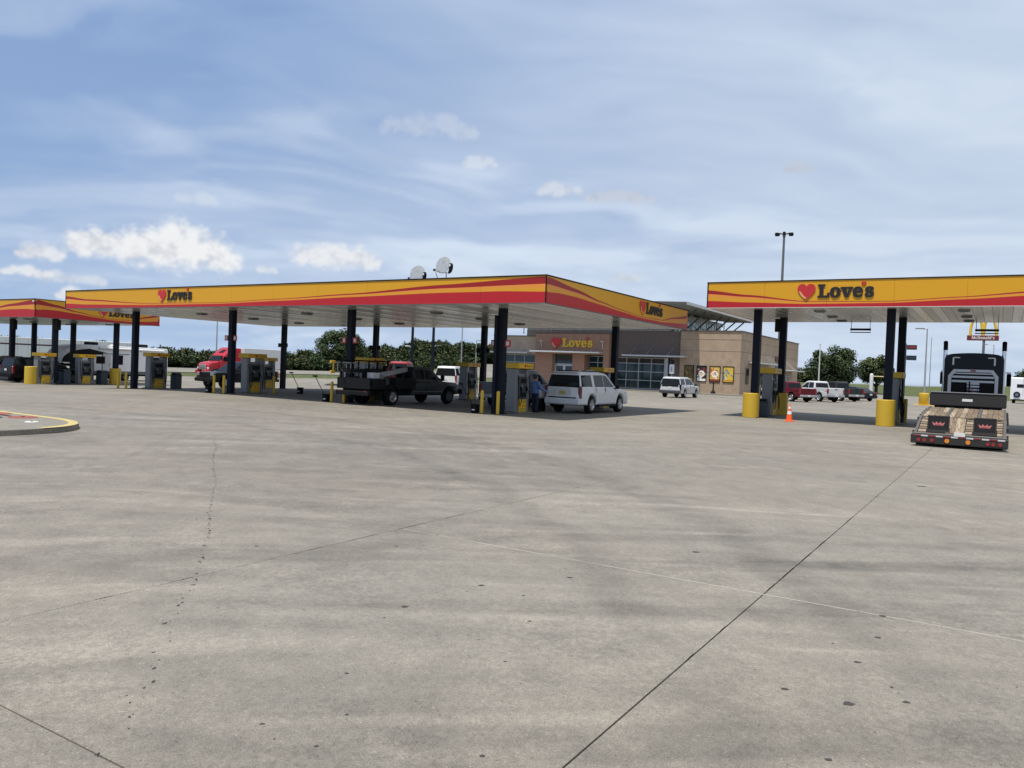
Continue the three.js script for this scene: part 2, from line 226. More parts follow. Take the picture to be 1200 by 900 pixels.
  const at = f => { const k = Math.min(trail.length - 2, Math.floor(f)), u = f - k, a = trail[k], b = trail[k + 1]; return [mix(a[0], b[0], u) + (vn(f * 3, 1) - 0.5) * 0.1 + (vn(f * 17, 4) - 0.5) * 0.03, mix(a[1], b[1], u) + (vn(f * 3, 9) - 0.5) * 0.1 + (vn(f * 17, 6) - 0.5) * 0.03]; };
  for (let f = 0.05, n = 0; f < trail.length - 1; n++) { const A = at(f), B = at(f + 0.05), big = r() * r(), far = 1 + f * 0.1; spot(A[0] + (r() - 0.5) * 0.03, A[1] + (r() - 0.5) * 0.03, (0.004 + 0.008 * big) * far, (0.007 + 0.016 * big) * far, Math.atan2(B[0] - A[0], B[1] - A[1])); if (r() < 0.35) spot(A[0] + (r() - 0.5) * 0.12, A[1] + (r() - 0.5) * 0.12, 0.004, 0.005, 0); const sp = Math.hypot(trail[Math.floor(f) + 1][0] - trail[Math.floor(f)][0], trail[Math.floor(f) + 1][1] - trail[Math.floor(f)][1]); f += (0.06 + 0.16 * r()) / sp; }
  for (const [x, z, s] of SPOTS()) spot(x, z, s * 0.75, s * 0.6, 0.5);
  for (let i = 0; i < 90; i++) { const d = 3.5 + 14 * r(), a = -1.25 + 1.4 * r(), s = 0.004 + 0.009 * r() * r(); spot(Math.sin(a) * d, -Math.cos(a) * d, s * 1.4, s, r() * 3); }
  tag(obj('oil_drips', drips, M.oil, lot), null, null, null, 'stuff');
}
function TRAIL() { return [[-3.67, -2.22], [-3.83, -2.41], [-4.23, -2.78], [-4.63, -3.15], [-5.06, -3.56], [-5.46, -3.96], [-6.15, -4.63], [-7.08, -5.4], [-8.62, -6.64], [-11.91, -9.2], [-16.28, -12.56]]; }
function SPOTS() { return [[-4.12, -5.1, 0.045], [-3.99, -6.04, 0.04], [-2.19, -3.39, 0.02], [-3.5, -3.77, 0.02], [-1.1, -5.29, 0.035], [-0.72, -5.3, 0.05], [-0.42, -5.56, 0.03], [-3.11, -5.43, 0.02], [-3.48, -6.83, 0.035], [-0.78, -7.49, 0.04], [-0.74, -6.83, 0.035], [-2.88, -8.78, 0.06], [-0.79, -6.13, 0.035], [-6.7, -5.75, 0.03], [-0.69, -4.45, 0.025], [-5.59, -6.74, 0.03], [-1.25, -17.69, 0.12]]; }

// ------------------------------------------------------------------ terrain, road, kerbed island
const gauss = (x, z, cx, cz, r) => Math.exp(-((x - cx) ** 2 + (z - cz) ** 2) / (r * r));
const lotEdge = -86;
function terr(x, z) {
  let y = gy(x) - 0.07;
  y += 5.4 * gauss(x, z, -200, -262, 95) * sm(-175, -230, z) + 2.6 * gauss(x, z, 12, -232, 34) + 1.6 * gauss(x, z, -60, -330, 90);
  y += 1.5 * sm(-160, -240, x) * sm(60, -20, z);
  if (x < lotEdge - 1) y += (fbm(x * 0.05, z * 0.05, 3) - 0.5) * 0.35 * sm(lotEdge - 1, lotEdge - 20, x);
  if (z < -186) y += (fbm(x * 0.06, z * 0.06, 3) - 0.4) * 0.7 * sm(-186, -215, z);
  return y;
}
const grassMap = dtex(512, 512, (i, j) => { const f = tile((x, y) => fbm(x / 40 + 9, y / 40 + 2, 5))(i, j, 512), g = cg(i, j + 77); const v = 0.55 + (f - 0.5) * 0.9 + (g - 0.5) * 0.45; const dry = Math.max(0, f - 0.5) * 1.3; return [Math.min(255, (120 + 90 * dry) * v * 1.25), Math.min(255, 138 * v * 1.25), Math.min(255, 62 * v * 1.2)]; }, true);
const grassM = mat(0.62, 0.62, 0.6, 0.95, 0, { map: grassMap, bumpMap: grassMap, bumpScale: 0.05 });
{
  const xs = [], zs = [], p = [], u = [], idx = [];
  for (let x = -900; x < -330; x += 40) xs.push(x); for (let x = -330; x < 160; x += 5) xs.push(x); for (let x = 160; x <= 900; x += 40) xs.push(x);
  for (let z = 300; z > 20; z -= 40) zs.push(z); for (let z = 20; z > -420; z -= 5) zs.push(z); for (let z = -420; z >= -1200; z -= 40) zs.push(z);
  const nx = xs.length;
  for (const z of zs) for (const x of xs) { p.push(x, terr(x, z), z); u.push(x / 6, z / 6); }
  for (let j = 0; j + 1 < zs.length; j++) for (let i = 0; i + 1 < nx; i++) { const a = j * nx + i; idx.push(a, a + nx, a + 1, a + 1, a + nx, a + nx + 1); }
  const g = new THREE.BufferGeometry(); g.setAttribute('position', new THREE.Float32BufferAttribute(p, 3)); g.setAttribute('uv', new THREE.Float32BufferAttribute(u, 2)); g.setIndex(idx); g.computeVertexNormals();
  struct('terrain', g, grassM);
  // highway beyond the grass verge
  const rs = []; for (let x = -152; x <= -112; x += 5) rs.push(x); const rz = []; for (let z = 60; z > -232; z -= 5) rz.push(z);
  struct('road', sheet(rs, rz, (x, z) => terr(x, z) + 0.09), M.conc);
}
{ // tank slab island with painted edge and lids
  const isl = thing('tank_island', 'raised concrete kerbed island with yellow edge, red and grey tank lids', 'island', [-0.35, 0, 0]);
  const sh = new THREE.Shape(); sh.moveTo(-36, 1.5); sh.lineTo(-19.1, 1.5); sh.lineTo(-19.1, 9.6); sh.bezierCurveTo(-19.15, 11.0, -20.0, 12.05, -22.0, 12.1); sh.lineTo(-36, 12.1); sh.closePath();
  const g = extr(sh, 0.15, 0.02, 2, 10); g.rotateX(-Math.PI / 2); g.translate(0, 0.075 - 0.01, 0);
  obj('kerb', metricUV(g, 0.4), M.kerb, isl);
  const ys = new THREE.Shape(); ys.moveTo(-36, 12.06); ys.lineTo(-22.0, 12.06); ys.bezierCurveTo(-20.05, 12.01, -19.25, 11.0, -19.16, 10.2); ys.lineTo(-19.42, 10.2); ys.bezierCurveTo(-19.5, 10.9, -20.2, 11.78, -22.0, 11.84); ys.lineTo(-36, 11.84); ys.closePath();
  obj('edge_paint', new THREE.ExtrudeGeometry(ys, { depth: 0.004, bevelEnabled: false }).rotateX(-Math.PI / 2).translate(0, 0.141, 0), mat(0.46, 0.37, 0.15, 0.9), isl);
  const lidRed = mat(0.26, 0.075, 0.06, 0.85), lidGrey = mat(0.05, 0.05, 0.05, 0.6), lidPale = mat(0.55, 0.55, 0.52, 0.7);
  for (const [x, z, r, m] of [[-24.05, -11.45, 0.36, lidRed], [-22.5, -11.38, 0.36, lidRed], [-25.8, -11.45, 0.36, lidRed], [-22.8, -10.7, 0.27, lidGrey], [-24.4, -10.3, 0.27, lidGrey], [-22.8, -9.5, 0.22, lidPale], [-20.9, -10.8, 0.16, lidPale]]) { const l = obj('tank_lid', lathe([[0, 0.02], [r * 0.86, 0.02], [r * 0.9, 0.026], [r, 0.012], [r, 0]], 28).translate(x, 0.139, z), m, isl); obj('lid_handle', bx(r * 0.4, 0.012, 0.03, x, 0.165, z), M.dark, l); }
  for (let i = 0; i < 5; i++) obj('vent_cap', cyl(0.035, 0.035, 0.02, -23.5 + i * 0.13, 0.139, -11.3), M.dark, isl);
}

// ------------------------------------------------------------------ trees
function leafMat(r, g, b) { return new THREE.MeshPhysicalMaterial({ color: rgb(r, g, b), roughness: 0.8, side: THREE.DoubleSide, vertexColors: true }); }
const leafM = leafMat(1, 1, 1), barkM = mat(0.055, 0.045, 0.036, 0.95);
function leaves(lobes, per, size, R, base, out) {
  const p = [], c = [], n = [], cc = V(0, 0, 0); lobes.forEach(l => cc.add(V(l[0], l[1], l[2]))); cc.divideScalar(lobes.length);
  for (const [lx, ly, lz, lr] of lobes) {
    for (let i = 0; i < per; i++) {
      const a = R() * 6.283, u = R() * 2 - 1, s = Math.sqrt(1 - u * u), d = lr * Math.pow(R(), 0.42), o = V(Math.cos(a) * s, u * 0.8, Math.sin(a) * s);
      const x = lx + o.x * d, y = ly + o.y * d, z = lz + o.z * d;
      const e1 = V(R() - 0.5, R() - 0.5, R() - 0.5).normalize(), e2 = V(R() - 0.5, R() - 0.5, R() - 0.5).cross(e1).normalize(), L = size * (0.6 + 0.8 * R()), w = L * 0.55;
      const q = [[-L, 0], [0, -w], [L, 0], [0, w]].map(([s1, s2]) => [x + e1.x * s1 + e2.x * s2, y + e1.y * s1 + e2.y * s2, z + e1.z * s1 + e2.z * s2]);
      const nn = e1.clone().cross(e2); const dir = V(x - cc.x, y - cc.y + 0.4, z - cc.z).normalize(); if (nn.dot(dir) < 0) nn.negate(); nn.lerp(dir, 0.35).normalize();
      const col = [base[0] * (0.7 + 0.6 * R()), base[1], base[2]];
      for (const t of [0, 1, 2, 0, 2, 3]) { p.push(...q[t]); c.push(...col); n.push(nn.x, nn.y, nn.z); }
    }
  }
  const g = new THREE.BufferGeometry(); g.setAttribute('position', new THREE.Float32BufferAttribute(p, 3)); g.setAttribute('color', new THREE.Float32BufferAttribute(c, 3)); g.setAttribute('normal', new THREE.Float32BufferAttribute(n, 3)); return g;
}
function tree(name, label, x, z, H, rad, crownBase, seed, size, nl, per, base, group) {
  const t = thing(name, label, 'tree', [x, terr(x, z) + (x > lotEdge && z > -184 ? 0.07 : 0), z], 0, group), R = rng(seed), tr = rad * 0.075 + 0.04, lobes = [], limbs = [rod([0, -0.1, 0], [0.05, crownBase * 0.7, 0.03], tr * 1.25, tr, 10), rod([0.05, crownBase * 0.7, 0.03], [0, H * 0.72, 0], tr, tr * 0.35, 8)];
  const mid = (H + crownBase) / 2, hh = (H - crownBase) / 2;
  for (let i = 0; i < nl; i++) {
    const a = i * 2.399 + R(), u = -0.85 + 1.7 * (i + 0.5) / nl + (R() - 0.5) * 0.2, s = Math.sqrt(Math.max(0.05, 1 - u * u)), k = 0.62 + 0.3 * R();
    const lr = rad * (0.2 + 0.17 * R()), px = Math.cos(a) * s * rad * k, pz = Math.sin(a) * s * rad * k, py = mid + u * hh * 0.8 * (0.9 + 0.2 * R());
    lobes.push([px, py, pz, lr]);
    if (i % 2 === 0) limbs.push(rod([0, Math.max(crownBase * 0.6, Math.min(py - rad * 0.5, H * 0.6)), 0], [px * 0.8, py, pz * 0.8], tr * 0.45, tr * 0.12, 6));
  }
  for (let i = 0; i < 5; i++) lobes.push([(R() - 0.5) * rad * 0.6, mid + (R() - 0.3) * hh * 0.8, (R() - 0.5) * rad * 0.6, rad * 0.42]);
  obj('trunk', limbs, barkM, t);
  obj('crown', leaves(lobes, per, size, R, base), leafM, t);
  return t;
}
tree('shade_tree', 'broad young shade tree on its own planting strip beyond the pumps', -60.2, -62.4, 6.1, 2.6, 2.3, 3, 0.085, 34, 520, [0.09, 0.13, 0.05]);
tree('shade_tree', 'large rounded dark green tree behind the parked cars, beside the flagpole', -29.1, -170, 9.2, 5.0, 1.2, 4, 0.17, 46, 420, [0.09, 0.13, 0.05]);
tree('shade_tree', 'smaller lighter green tree beyond the white overhead clearance bar', -21.6, -176, 8.1, 3.5, 1.4, 5, 0.15, 40, 380, [0.125, 0.16, 0.06]);
{ // planting strip of the first tree
  const b = thing('planting_strip', 'low kerbed planting strip with brown mulch under the young tree', 'planter', [-60.2, gy(-60.2), -62.4], 0.6);
  obj('kerb', rb(3.2, 0.14, 1.6, 0, 0.06, 0, 0.04), M.kerb, b); obj('mulch', rb(2.9, 0.05, 1.3, 0, 0.128, 0, 0.02), mat(0.12, 0.06, 0.04, 1), b);
}
{ // the wood behind the highway, a single mass
  const R = rng(21), lob = []; for (let i = 0; i < 5; i++) lob.push([(R() - 0.5) * 0.9, (R() - 0.5) * 0.7, (R() - 0.5) * 0.9, 0.55]);
  const clump = leaves(lob, 9, 0.17, R, [1, 1, 1]), mats = [];
  const crown = (x, z, h, r) => { const y0 = terr(x, z), hue = R(), n = Math.round(18 + r * r * 7); for (let i = 0; i < n; i++) { const a = R() * 6.283, u = R() * 2 - 1, s = Math.sqrt(1 - u * u), d = Math.pow(R(), 0.3); const py = y0 + h * 0.56 + u * h * 0.46 * d; mats.push([x + Math.cos(a) * s * r * d, py, z + Math.sin(a) * s * r * d, 0.6 + 0.7 * R(), hue]); } };
  for (let i = 0; i < 950; i++) { const z = 10 - 300 * R(), dd = Math.pow(R(), 1.8) * 60, x = -155 - dd - 6 * vn(z * 0.05, 3); crown(x, z, 2.3 + 1.9 * R() * R() + 0.9 * vn(z * 0.03, 8) + dd * 0.012 - 0.9 * sm(-70, -130, z), 1.4 + 1.3 * R()); }
  for (let i = 0; i < 620; i++) { const u = R(), dd = Math.pow(R(), 1.5) * 80, x = -185 + 115 * u - dd * 0.5, z = -225 - 25 * u - dd; crown(x, z, 4 + 2.6 * R(), 1.8 + 1.7 * R()); }
  for (let i = 0; i < 110; i++) { const x = -82 + 30 * R(), z = -300 - 40 * R(); crown(x, z, 3 + 2 * R(), 1.8 + 1.5 * R()); }
  for (let i = 0; i < 110; i++) { const x = 6 + 60 * R(), z = -265 - 40 * R(); crown(x, z, 4.5 + 3 * R(), 2 + 1.8 * R()); }
  const im = new THREE.InstancedMesh(clump, leafM, mats.length), m = new THREE.Matrix4(), q = new THREE.Quaternion(), c = new THREE.Color();
  mats.forEach(([x, y, z, s, hue], i) => { q.setFromEuler(new THREE.Euler(R() * 3, R() * 6, R() * 3)); m.compose(V(x, y, z), q, V(s * 1.5, s * 1.5, s * 1.5)); im.setMatrixAt(i, m); c.setRGB(mix(0.07, 0.135, hue), mix(0.115, 0.15, hue), mix(0.05, 0.056, hue)); im.setColorAt(i, c); });
  im.name = 'woodland'; tag(im, 'dense green scrub woodland on the rise behind the highway', 'woodland', null, 'stuff'); scene.add(im);
}

// ------------------------------------------------------------------ lettering and printed fascias
const font = await new FontLoader().loadAsync('fonts/droid/droid_serif_bold.typeface.json');
const fontSans = await new FontLoader().loadAsync('fonts/droid/droid_sans_bold.typeface.json');
function heartShape(s) { const h = new THREE.Shape(); h.moveTo(0, -0.5 * s); h.bezierCurveTo(-0.12 * s, -0.32 * s, -0.52 * s, -0.1 * s, -0.52 * s, 0.2 * s); h.bezierCurveTo(-0.52 * s, 0.42 * s, -0.36 * s, 0.5 * s, -0.24 * s, 0.5 * s); h.bezierCurveTo(-0.12 * s, 0.5 * s, -0.04 * s, 0.43 * s, 0, 0.34 * s); h.bezierCurveTo(0.04 * s, 0.43 * s, 0.12 * s, 0.5 * s, 0.24 * s, 0.5 * s); h.bezierCurveTo(0.36 * s, 0.5 * s, 0.52 * s, 0.42 * s, 0.52 * s, 0.2 * s); h.bezierCurveTo(0.52 * s, -0.1 * s, 0.12 * s, -0.32 * s, 0, -0.5 * s); return h; }
const heartM = mat(0.55, 0.03, 0.03, 0.4), stripeM = mat(0.85, 0.42, 0.2, 0.5), inkM = mat(0.012, 0.012, 0.012, 0.5), signYellow = mat(0.75, 0.45, 0.04, 0.45);
const bound = (g) => { g.computeBoundingBox(); return g.boundingBox.clone(); };
function logo(parent, name, W, depth, letters, [x, y, z], ry) {       // heart + word, W wide, front face towards local +z
  const G = part(name, parent); G.position.set(x, y, z); G.rotation.y = ry;
  const opt = { font, size: 1, depth: 0.1, curveSegments: 5, bevelEnabled: true, bevelThickness: 0.001, bevelSize: 0.045, bevelSegments: 1 };
  const a = new TextGeometry('Love', opt), b = new TextGeometry('s', opt); const ba = bound(a); b.translate(ba.max.x + 0.13, 0, 0); const bb = bound(b);
  const tw = bb.max.x - ba.min.x, hs = 1.34, tot = hs * 1.04 + 0.18 + tw, k = W / tot, x0 = -tot / 2;
  for (const g of [a, b]) { g.translate(x0 + hs * 1.04 + 0.18 - ba.min.x, -0.36, 0); g.scale(k, k, depth / 0.1); }
  const H = (s, cx, cy, d) => { const g = new THREE.ExtrudeGeometry(heartShape(s), { depth: d, bevelEnabled: false, curveSegments: 10 }); return g.translate(cx, cy, 0); };
  const hx = x0 + hs * 0.52, h = H(hs, hx, 0.06, 1); h.scale(k, k, depth);
  obj('heart', h, heartM, G);
  const st = []; for (const [o, w] of [[0, 0.05], [0.1, 0.035]]) { const s = new THREE.Shape(); s.moveTo(hx - 0.56 * 1 + o, 0.02 + 0.1 - o * 0.3); s.quadraticCurveTo(hx - 0.5 + o, -0.2, hx - 0.06 + o * 0.6, -0.5 + o * 0.5); s.lineTo(hx - 0.06 + o * 0.6 + w, -0.47 + o * 0.5); s.quadraticCurveTo(hx - 0.5 + o + w * 1.4, -0.16, hx - 0.56 + o + w, 0.06 + 0.1 - o * 0.3); st.push(new THREE.ExtrudeGeometry(s, { depth: 1, bevelEnabled: false }).scale(k, k, depth + 0.006)); }
  obj('heart_stripe', st, stripeM, G);
  obj('lettering', [a, b], letters, G);
  const ap = H(0.34, bb.min.x + x0 + hs * 1.04 + 0.18 - ba.min.x - 0.09, 0.66, 1); ap.scale(k, k, depth); obj('apostrophe_heart', ap, heartM, G);
  return G;
}
function fasciaPrint(len) { return ctex(2048, 96, (c, w, h) => {
  const Y = '#dca017', O = '#e6933a', RD = '#b81d25', DR = '#9c1a1b';
  c.fillStyle = Y; c.fillRect(0, 0, w, h);
  const L = (pts) => (u) => { for (let i = 1; i < pts.length; i++) if (u <= pts[i][0]) { const t = (u - pts[i - 1][0]) / (pts[i][0] - pts[i - 1][0]), s = t * t * (3 - 2 * t); return pts[i - 1][1] + (pts[i][1] - pts[i - 1][1]) * (t * 0.5 + s * 0.5); } return pts[pts.length - 1][1]; };
  const s = Math.min(1, 17 / len);                                          // the small wave at one end keeps its own length
  const redTop = L([[0, 0.72], [0.10 * s + 0.02, 0.80], [0.24, 0.88], [0.42, 0.87], [0.56, 0.77], [0.7, 0.66], [0.85, 0.56], [0.94, 0.55], [1, 0.60]]);
  const orTop = L([[0, 0.44], [0.10 * s + 0.02, 0.58], [0.24, 0.80], [0.42, 0.82], [0.56, 0.70], [0.7, 0.56], [0.85, 0.38], [1, 0.30]]);
  const drTop = L([[0, 0.29], [0.10 * s + 0.02, 0.50], [0.24, 0.775], [0.42, 0.80], [0.56, 0.675], [0.7, 0.51], [0.85, 0.24], [1, 0.03]]);
  const fill = (f, col) => { c.fillStyle = col; c.beginPath(); c.moveTo(0, h); for (let i = 0; i <= 256; i++) c.lineTo(i / 256 * w, f(i / 256) * h); c.lineTo(w, h); c.fill(); };
  fill(drTop, DR); fill(orTop, O); fill(u => mix(orTop(u), redTop(u), 0.42), Y); fill(u => mix(orTop(u), redTop(u), 0.97 - 0.9 * sm(0.15, 0.9, Math.abs(u - 0.35) * 1.3)), O);
  fill(u => Math.max(orTop(u) + 0.02, mix(orTop(u), redTop(u), 0.5)), '#de9c23'); fill(redTop, RD);
}); }
function canopy(name, label, x0, x1, zf, zb, yb, yt, cols, o) {
  const G = thing(name, label, 'fuel canopy', [0, 0, 0]);
  const D = 0.14, prints = {};
  const pm = len => prints[len] ??= new THREE.MeshStandardMaterial({ map: fasciaPrint(len), roughness: 0.45 });
  const fm = (len, flip, turn, cx, cz) => { const n = Math.max(1, Math.round(len / 3.05)), w = len / n; for (let i = 0; i < n; i++) { const g = bx(w - 0.006, yt - yb, D, 0, 0, 0), u = g.attributes.uv; for (let k = 0; k < u.count; k++) { const v = (i + u.getX(k)) / n; u.setX(k, flip ? 1 - v : v); } g.translate(-len / 2 + (i + 0.5) * w, 0, 0).rotateY(turn).translate(cx, (yb + yt) / 2, cz); obj('fascia_panel', g, pm(Math.round(len)), G); } };
  const lx = x1 - x0, lz = zf - zb;
  fm(lx, o.flipFront, 0, (x0 + x1) / 2, zf - D / 2); fm(lz - 2 * D, o.flipRight, Math.PI / 2, x1 - D / 2, (zf + zb) / 2);
  fm(lx, !o.flipFront, Math.PI, (x0 + x1) / 2, zb + D / 2); fm(lz - 2 * D, o.flipLeft ?? true, -Math.PI / 2, x0 + D / 2, (zf + zb) / 2);
  const c = 0.05;
  obj('cap_trim', [box2(x0 - 0.02, x1 + 0.02, yt, yt + c, zf - D - 0.02, zf + 0.025), box2(x0 - 0.02, x1 + 0.02, yt, yt + c, zb - 0.025, zb + D + 0.02), box2(x0 - 0.025, x0 + D, yt, yt + c, zb + D + 0.02, zf - D - 0.02), box2(x1 - D, x1 + 0.025, yt, yt + c, zb + D + 0.02, zf - D - 0.02)], M.dark, G);
  obj('corner_trim', box2(x1 - 0.03, x1 + 0.012, yb, yt - 0.002, zf - 0.03, zf + 0.012), M.dark, G); obj('corner_trim', box2(x0 - 0.012, x0 + 0.05, yb, yt - 0.002, zf - 0.05, zf + 0.012), M.dark, G);
  obj('drip_edge', [box2(x0, x1, yb - 0.03, yb - 0.002, zf - 0.1, zf + 0.01), box2(x1 - 0.1, x1 + 0.01, yb - 0.03, yb - 0.002, zb, zf - 0.11)], o.drip || M.midgrey, G);
  obj('roof_deck', box2(x0 + D + 0.01, x1 - D - 0.01, yt - 0.3, yt - 0.2, zb + D + 0.01, zf - D - 0.01), M.galv, G);
  // soffit boards, each its own
  const w = 0.406, n = Math.floor((lx - 2 * D - 0.02) / w), pg = rb(w - 0.012, 0.03, lz - 2 * D - 0.04, 0, 0, 0, 0.006, 1), s0 = x0 + D + (lx - 2 * D - n * w) / 2;
  const R = rng(o.seed);
  for (let i = 0; i < n; i++) { const m = obj('ceiling_panel', pg, o.soffit[Math.floor(R() * o.soffit.length)], G); m.position.set(s0 + (i + 0.5) * w, yb + 0.012, (zf + zb) / 2); }
  obj('ceiling_backing', box2(x0 + D + 0.01, x1 - D - 0.01, yb + 0.03, yb + 0.06, zb + D + 0.01, zf - D - 0.01), M.midgrey, G);
  for (const [x, z] of o.lights) { const f = obj('ceiling_light', rb(0.5, 0.09, 0.5, x, yb - 0.03, z, 0.03), M.grey, G); obj('lens', rb(0.38, 0.02, 0.38, x, yb - 0.082, z, 0.008, 1), M.midgrey, f); }
  for (const [x, z, sgn, dp] of cols) {
    const g0 = gy(x), col = obj('column', rb(o.cw, yb + 0.06 - g0, o.cw, x, (yb + 0.06 + g0) / 2 - 0.01, z, 0.025, 2), M.navy, G);
    obj('base_plate', rb(o.cw + 0.16, 0.04, o.cw + 0.16, x, g0 + 0.018, z, 0.01, 1), M.dark, col);
    if (sgn) for (const s of [-1, 1]) { obj('number_plate', rb(0.3, 0.3, 0.03, x + s * 0.37, 3.15, z + 0.1, 0.01, 1), sgn === 1 ? M.red : M.dark, col); if (sgn === 1) obj('plate_panel', rb(0.15, 0.18, 0.012, x + s * 0.37, 3.15, z + 0.122, 0.004, 1), M.offwhite, col); }
    if (dp) { obj('junction_box', rb(0.34, 0.75, 0.3, x + dp, yb - 0.45, z, 0.02), M.dark, col); }
  }
  return G;
}
const soffit = [0.45, 0.42, 0.48, 0.43].map((v, i) => mat(v, v, v * 0.98, 0.18 + 0.05 * i, 0.25));
const MX = [-46.4, -37.2, -28.1, -19.0], MZF = -29.7, MZB = -41.8;
{
  const lights = []; for (const x of [-42.4, -33.2, -24.1]) for (const z of [-31.5, -35.5, -39.5]) lights.push([x, z]);
  const cols = []; MX.forEach((x, i) => { cols.push([x, MZF, i ? 1 : 0, 0], [x, MZB, i < 3 ? 2 : 0, 0]); });
  const G = canopy('fuel_canopy', 'long middle yellow and red fuel canopy with two rooftop dishes', -49.91, -15.43, -27.19, -43.77, 4.71, 5.77, cols, { cw: 0.33, seed: 2, soffit, lights, flipFront: false, flipRight: true });
  logo(G, 'logo', 3.0, 0.03, inkM, [-38.95, 5.3, -27.18], 0);
  logo(G, 'logo', 3.1, 0.03, inkM, [-15.42, 5.32, -38.2], Math.PI / 2);
  obj('downspout', rb(0.14, 4.4, 0.14, -19.16, 2.19, -29.42, 0.02), M.navy, G);
}
const RX = [-10.8, -4.6, 1.6];
{
  const lights = []; for (const x of [-8, -1.6, 4.6]) for (const z of [-42.4, -46, -49]) lights.push([x, z]);
  const cols = []; RX.forEach((x, i) => { cols.push([i ? x : x - 0.12, -41.8, 0, 0], [x, -47, 0, i === 0 ? -0.3 : 0]); });
  const G = canopy('fuel_canopy', 'separate yellow and red diesel canopy that the flatbed truck stands under', -13.2, 7.4, -40.3, -50.6, 5.63, 6.91, cols, { cw: 0.37, seed: 3, soffit, lights, flipFront: false, flipRight: true, drip: M.offwhite });
  logo(G, 'logo', 3.45, 0.03, inkM, [-6.95, 6.32, -40.29], 0);
  for (const x of [-7.0, -0.75, 5.4]) { const h = obj('height_bar', [bx(1.1, 0.05, 0.05, x, 4.95, -49.2), bx(1.1, 0.12, 0.05, x, 5.12, -49.2)], M.dark, G); obj('hanger', [rod([x - 0.5, 5.02, -49.2], [x - 0.5, 5.66, -49.2], 0.015), rod([x + 0.5, 5.02, -49.2], [x + 0.5, 5.66, -49.2], 0.015)], M.dark, h); }
}
const LX = [-60.2, -66.4, -72.6];
{
  const lights = []; for (const x of [-63, -69]) for (const z of [-31.5, -35, -38]) lights.push([x, z]);
  const cols = []; LX.forEach((x, i) => { cols.push([x, -32.1, 0, i === 0 ? 0.33 : 0.25], [x, -36.9, 0, 0]); });
  const G = canopy('fuel_canopy', 'small yellow and red canopy over the caravan and dark pickups', -80.5, -58.69, -29.83, -39.64, 4.41, 5.66, cols, { cw: 0.34, seed: 4, soffit, lights, flipFront: false, flipRight: true });
  logo(G, 'logo', 2.9, 0.03, inkM, [-58.68, 5.06, -35.95], Math.PI / 2);
  obj('security_lamp', rb(0.12, 0.12, 0.12, -58.8, 5.5, -29.76, 0.03), M.white, G);
}

// ------------------------------------------------------------------ the shop
const brickTex = (w, h, base, mort, bw, bh, stack) => dtex(512, 512, (i, j) => { const row = Math.floor(j / bh), o = stack ? 0 : (row & 1) * bw / 2, a = (i + o) % bw, b = j % bh; const m = a < 2 || b < 2, k = cg(Math.floor((i + o) / bw) * 7 + 3, row * 13 + 5), v = (m ? 1 : 0.93 + 0.14 * k) * (0.94 + 0.12 * cg(i, j)); const c = m ? mort : base; return c.map(q => Math.min(255, q * v)); }, true);
const stuccoBump = dtex(256, 256, (i, j) => { const v = 128 + (cg(i, j) - 0.5) * 120; return [v, v, v]; });
const stuccoMap = dtex(512, 512, (i, j) => { const f = tile((x, y) => fbm(x / 60 + 5, y / 90 + 1, 5))(i, j, 512); const v = 0.9 + (f - 0.5) * 0.22 + (cg(i, j) - 0.5) * 0.08; return [255 * Math.min(1, v), 255 * Math.min(1, v), 255 * Math.min(1, v)]; }, true);
const S = {
  tan: mat(0.50, 0.37, 0.255, 0.9, 0, { map: stuccoMap, bumpMap: stuccoBump, bumpScale: 0.002 }), tan2: mat(0.60, 0.47, 0.345, 0.9, 0, { map: stuccoMap, bumpMap: stuccoBump, bumpScale: 0.002 }),
  brown: mat(0.9, 0.9, 0.9, 0.9, 0, { map: brickTex(0, 0, [172, 134, 112], [142, 112, 96], 128, 16, true) }),
  darkBrick: mat(0.9, 0.9, 0.9, 0.9, 0, { map: brickTex(0, 0, [116, 104, 98], [104, 94, 88], 52, 18, false) }),
  frame: mat(0.42, 0.44, 0.45, 0.4, 0.6), metal: mat(0.34, 0.37, 0.37, 0.45, 0.4), steel: mat(0.045, 0.065, 0.068, 0.5), cap: mat(0.10, 0.085, 0.07, 0.6), awn: mat(0.55, 0.56, 0.56, 0.45, 0.3),
};
const shop = thing('convenience_store', 'tan and brown convenience store with high metal roof, glass front and yellow sign', 'store', [0, 0, 0]);
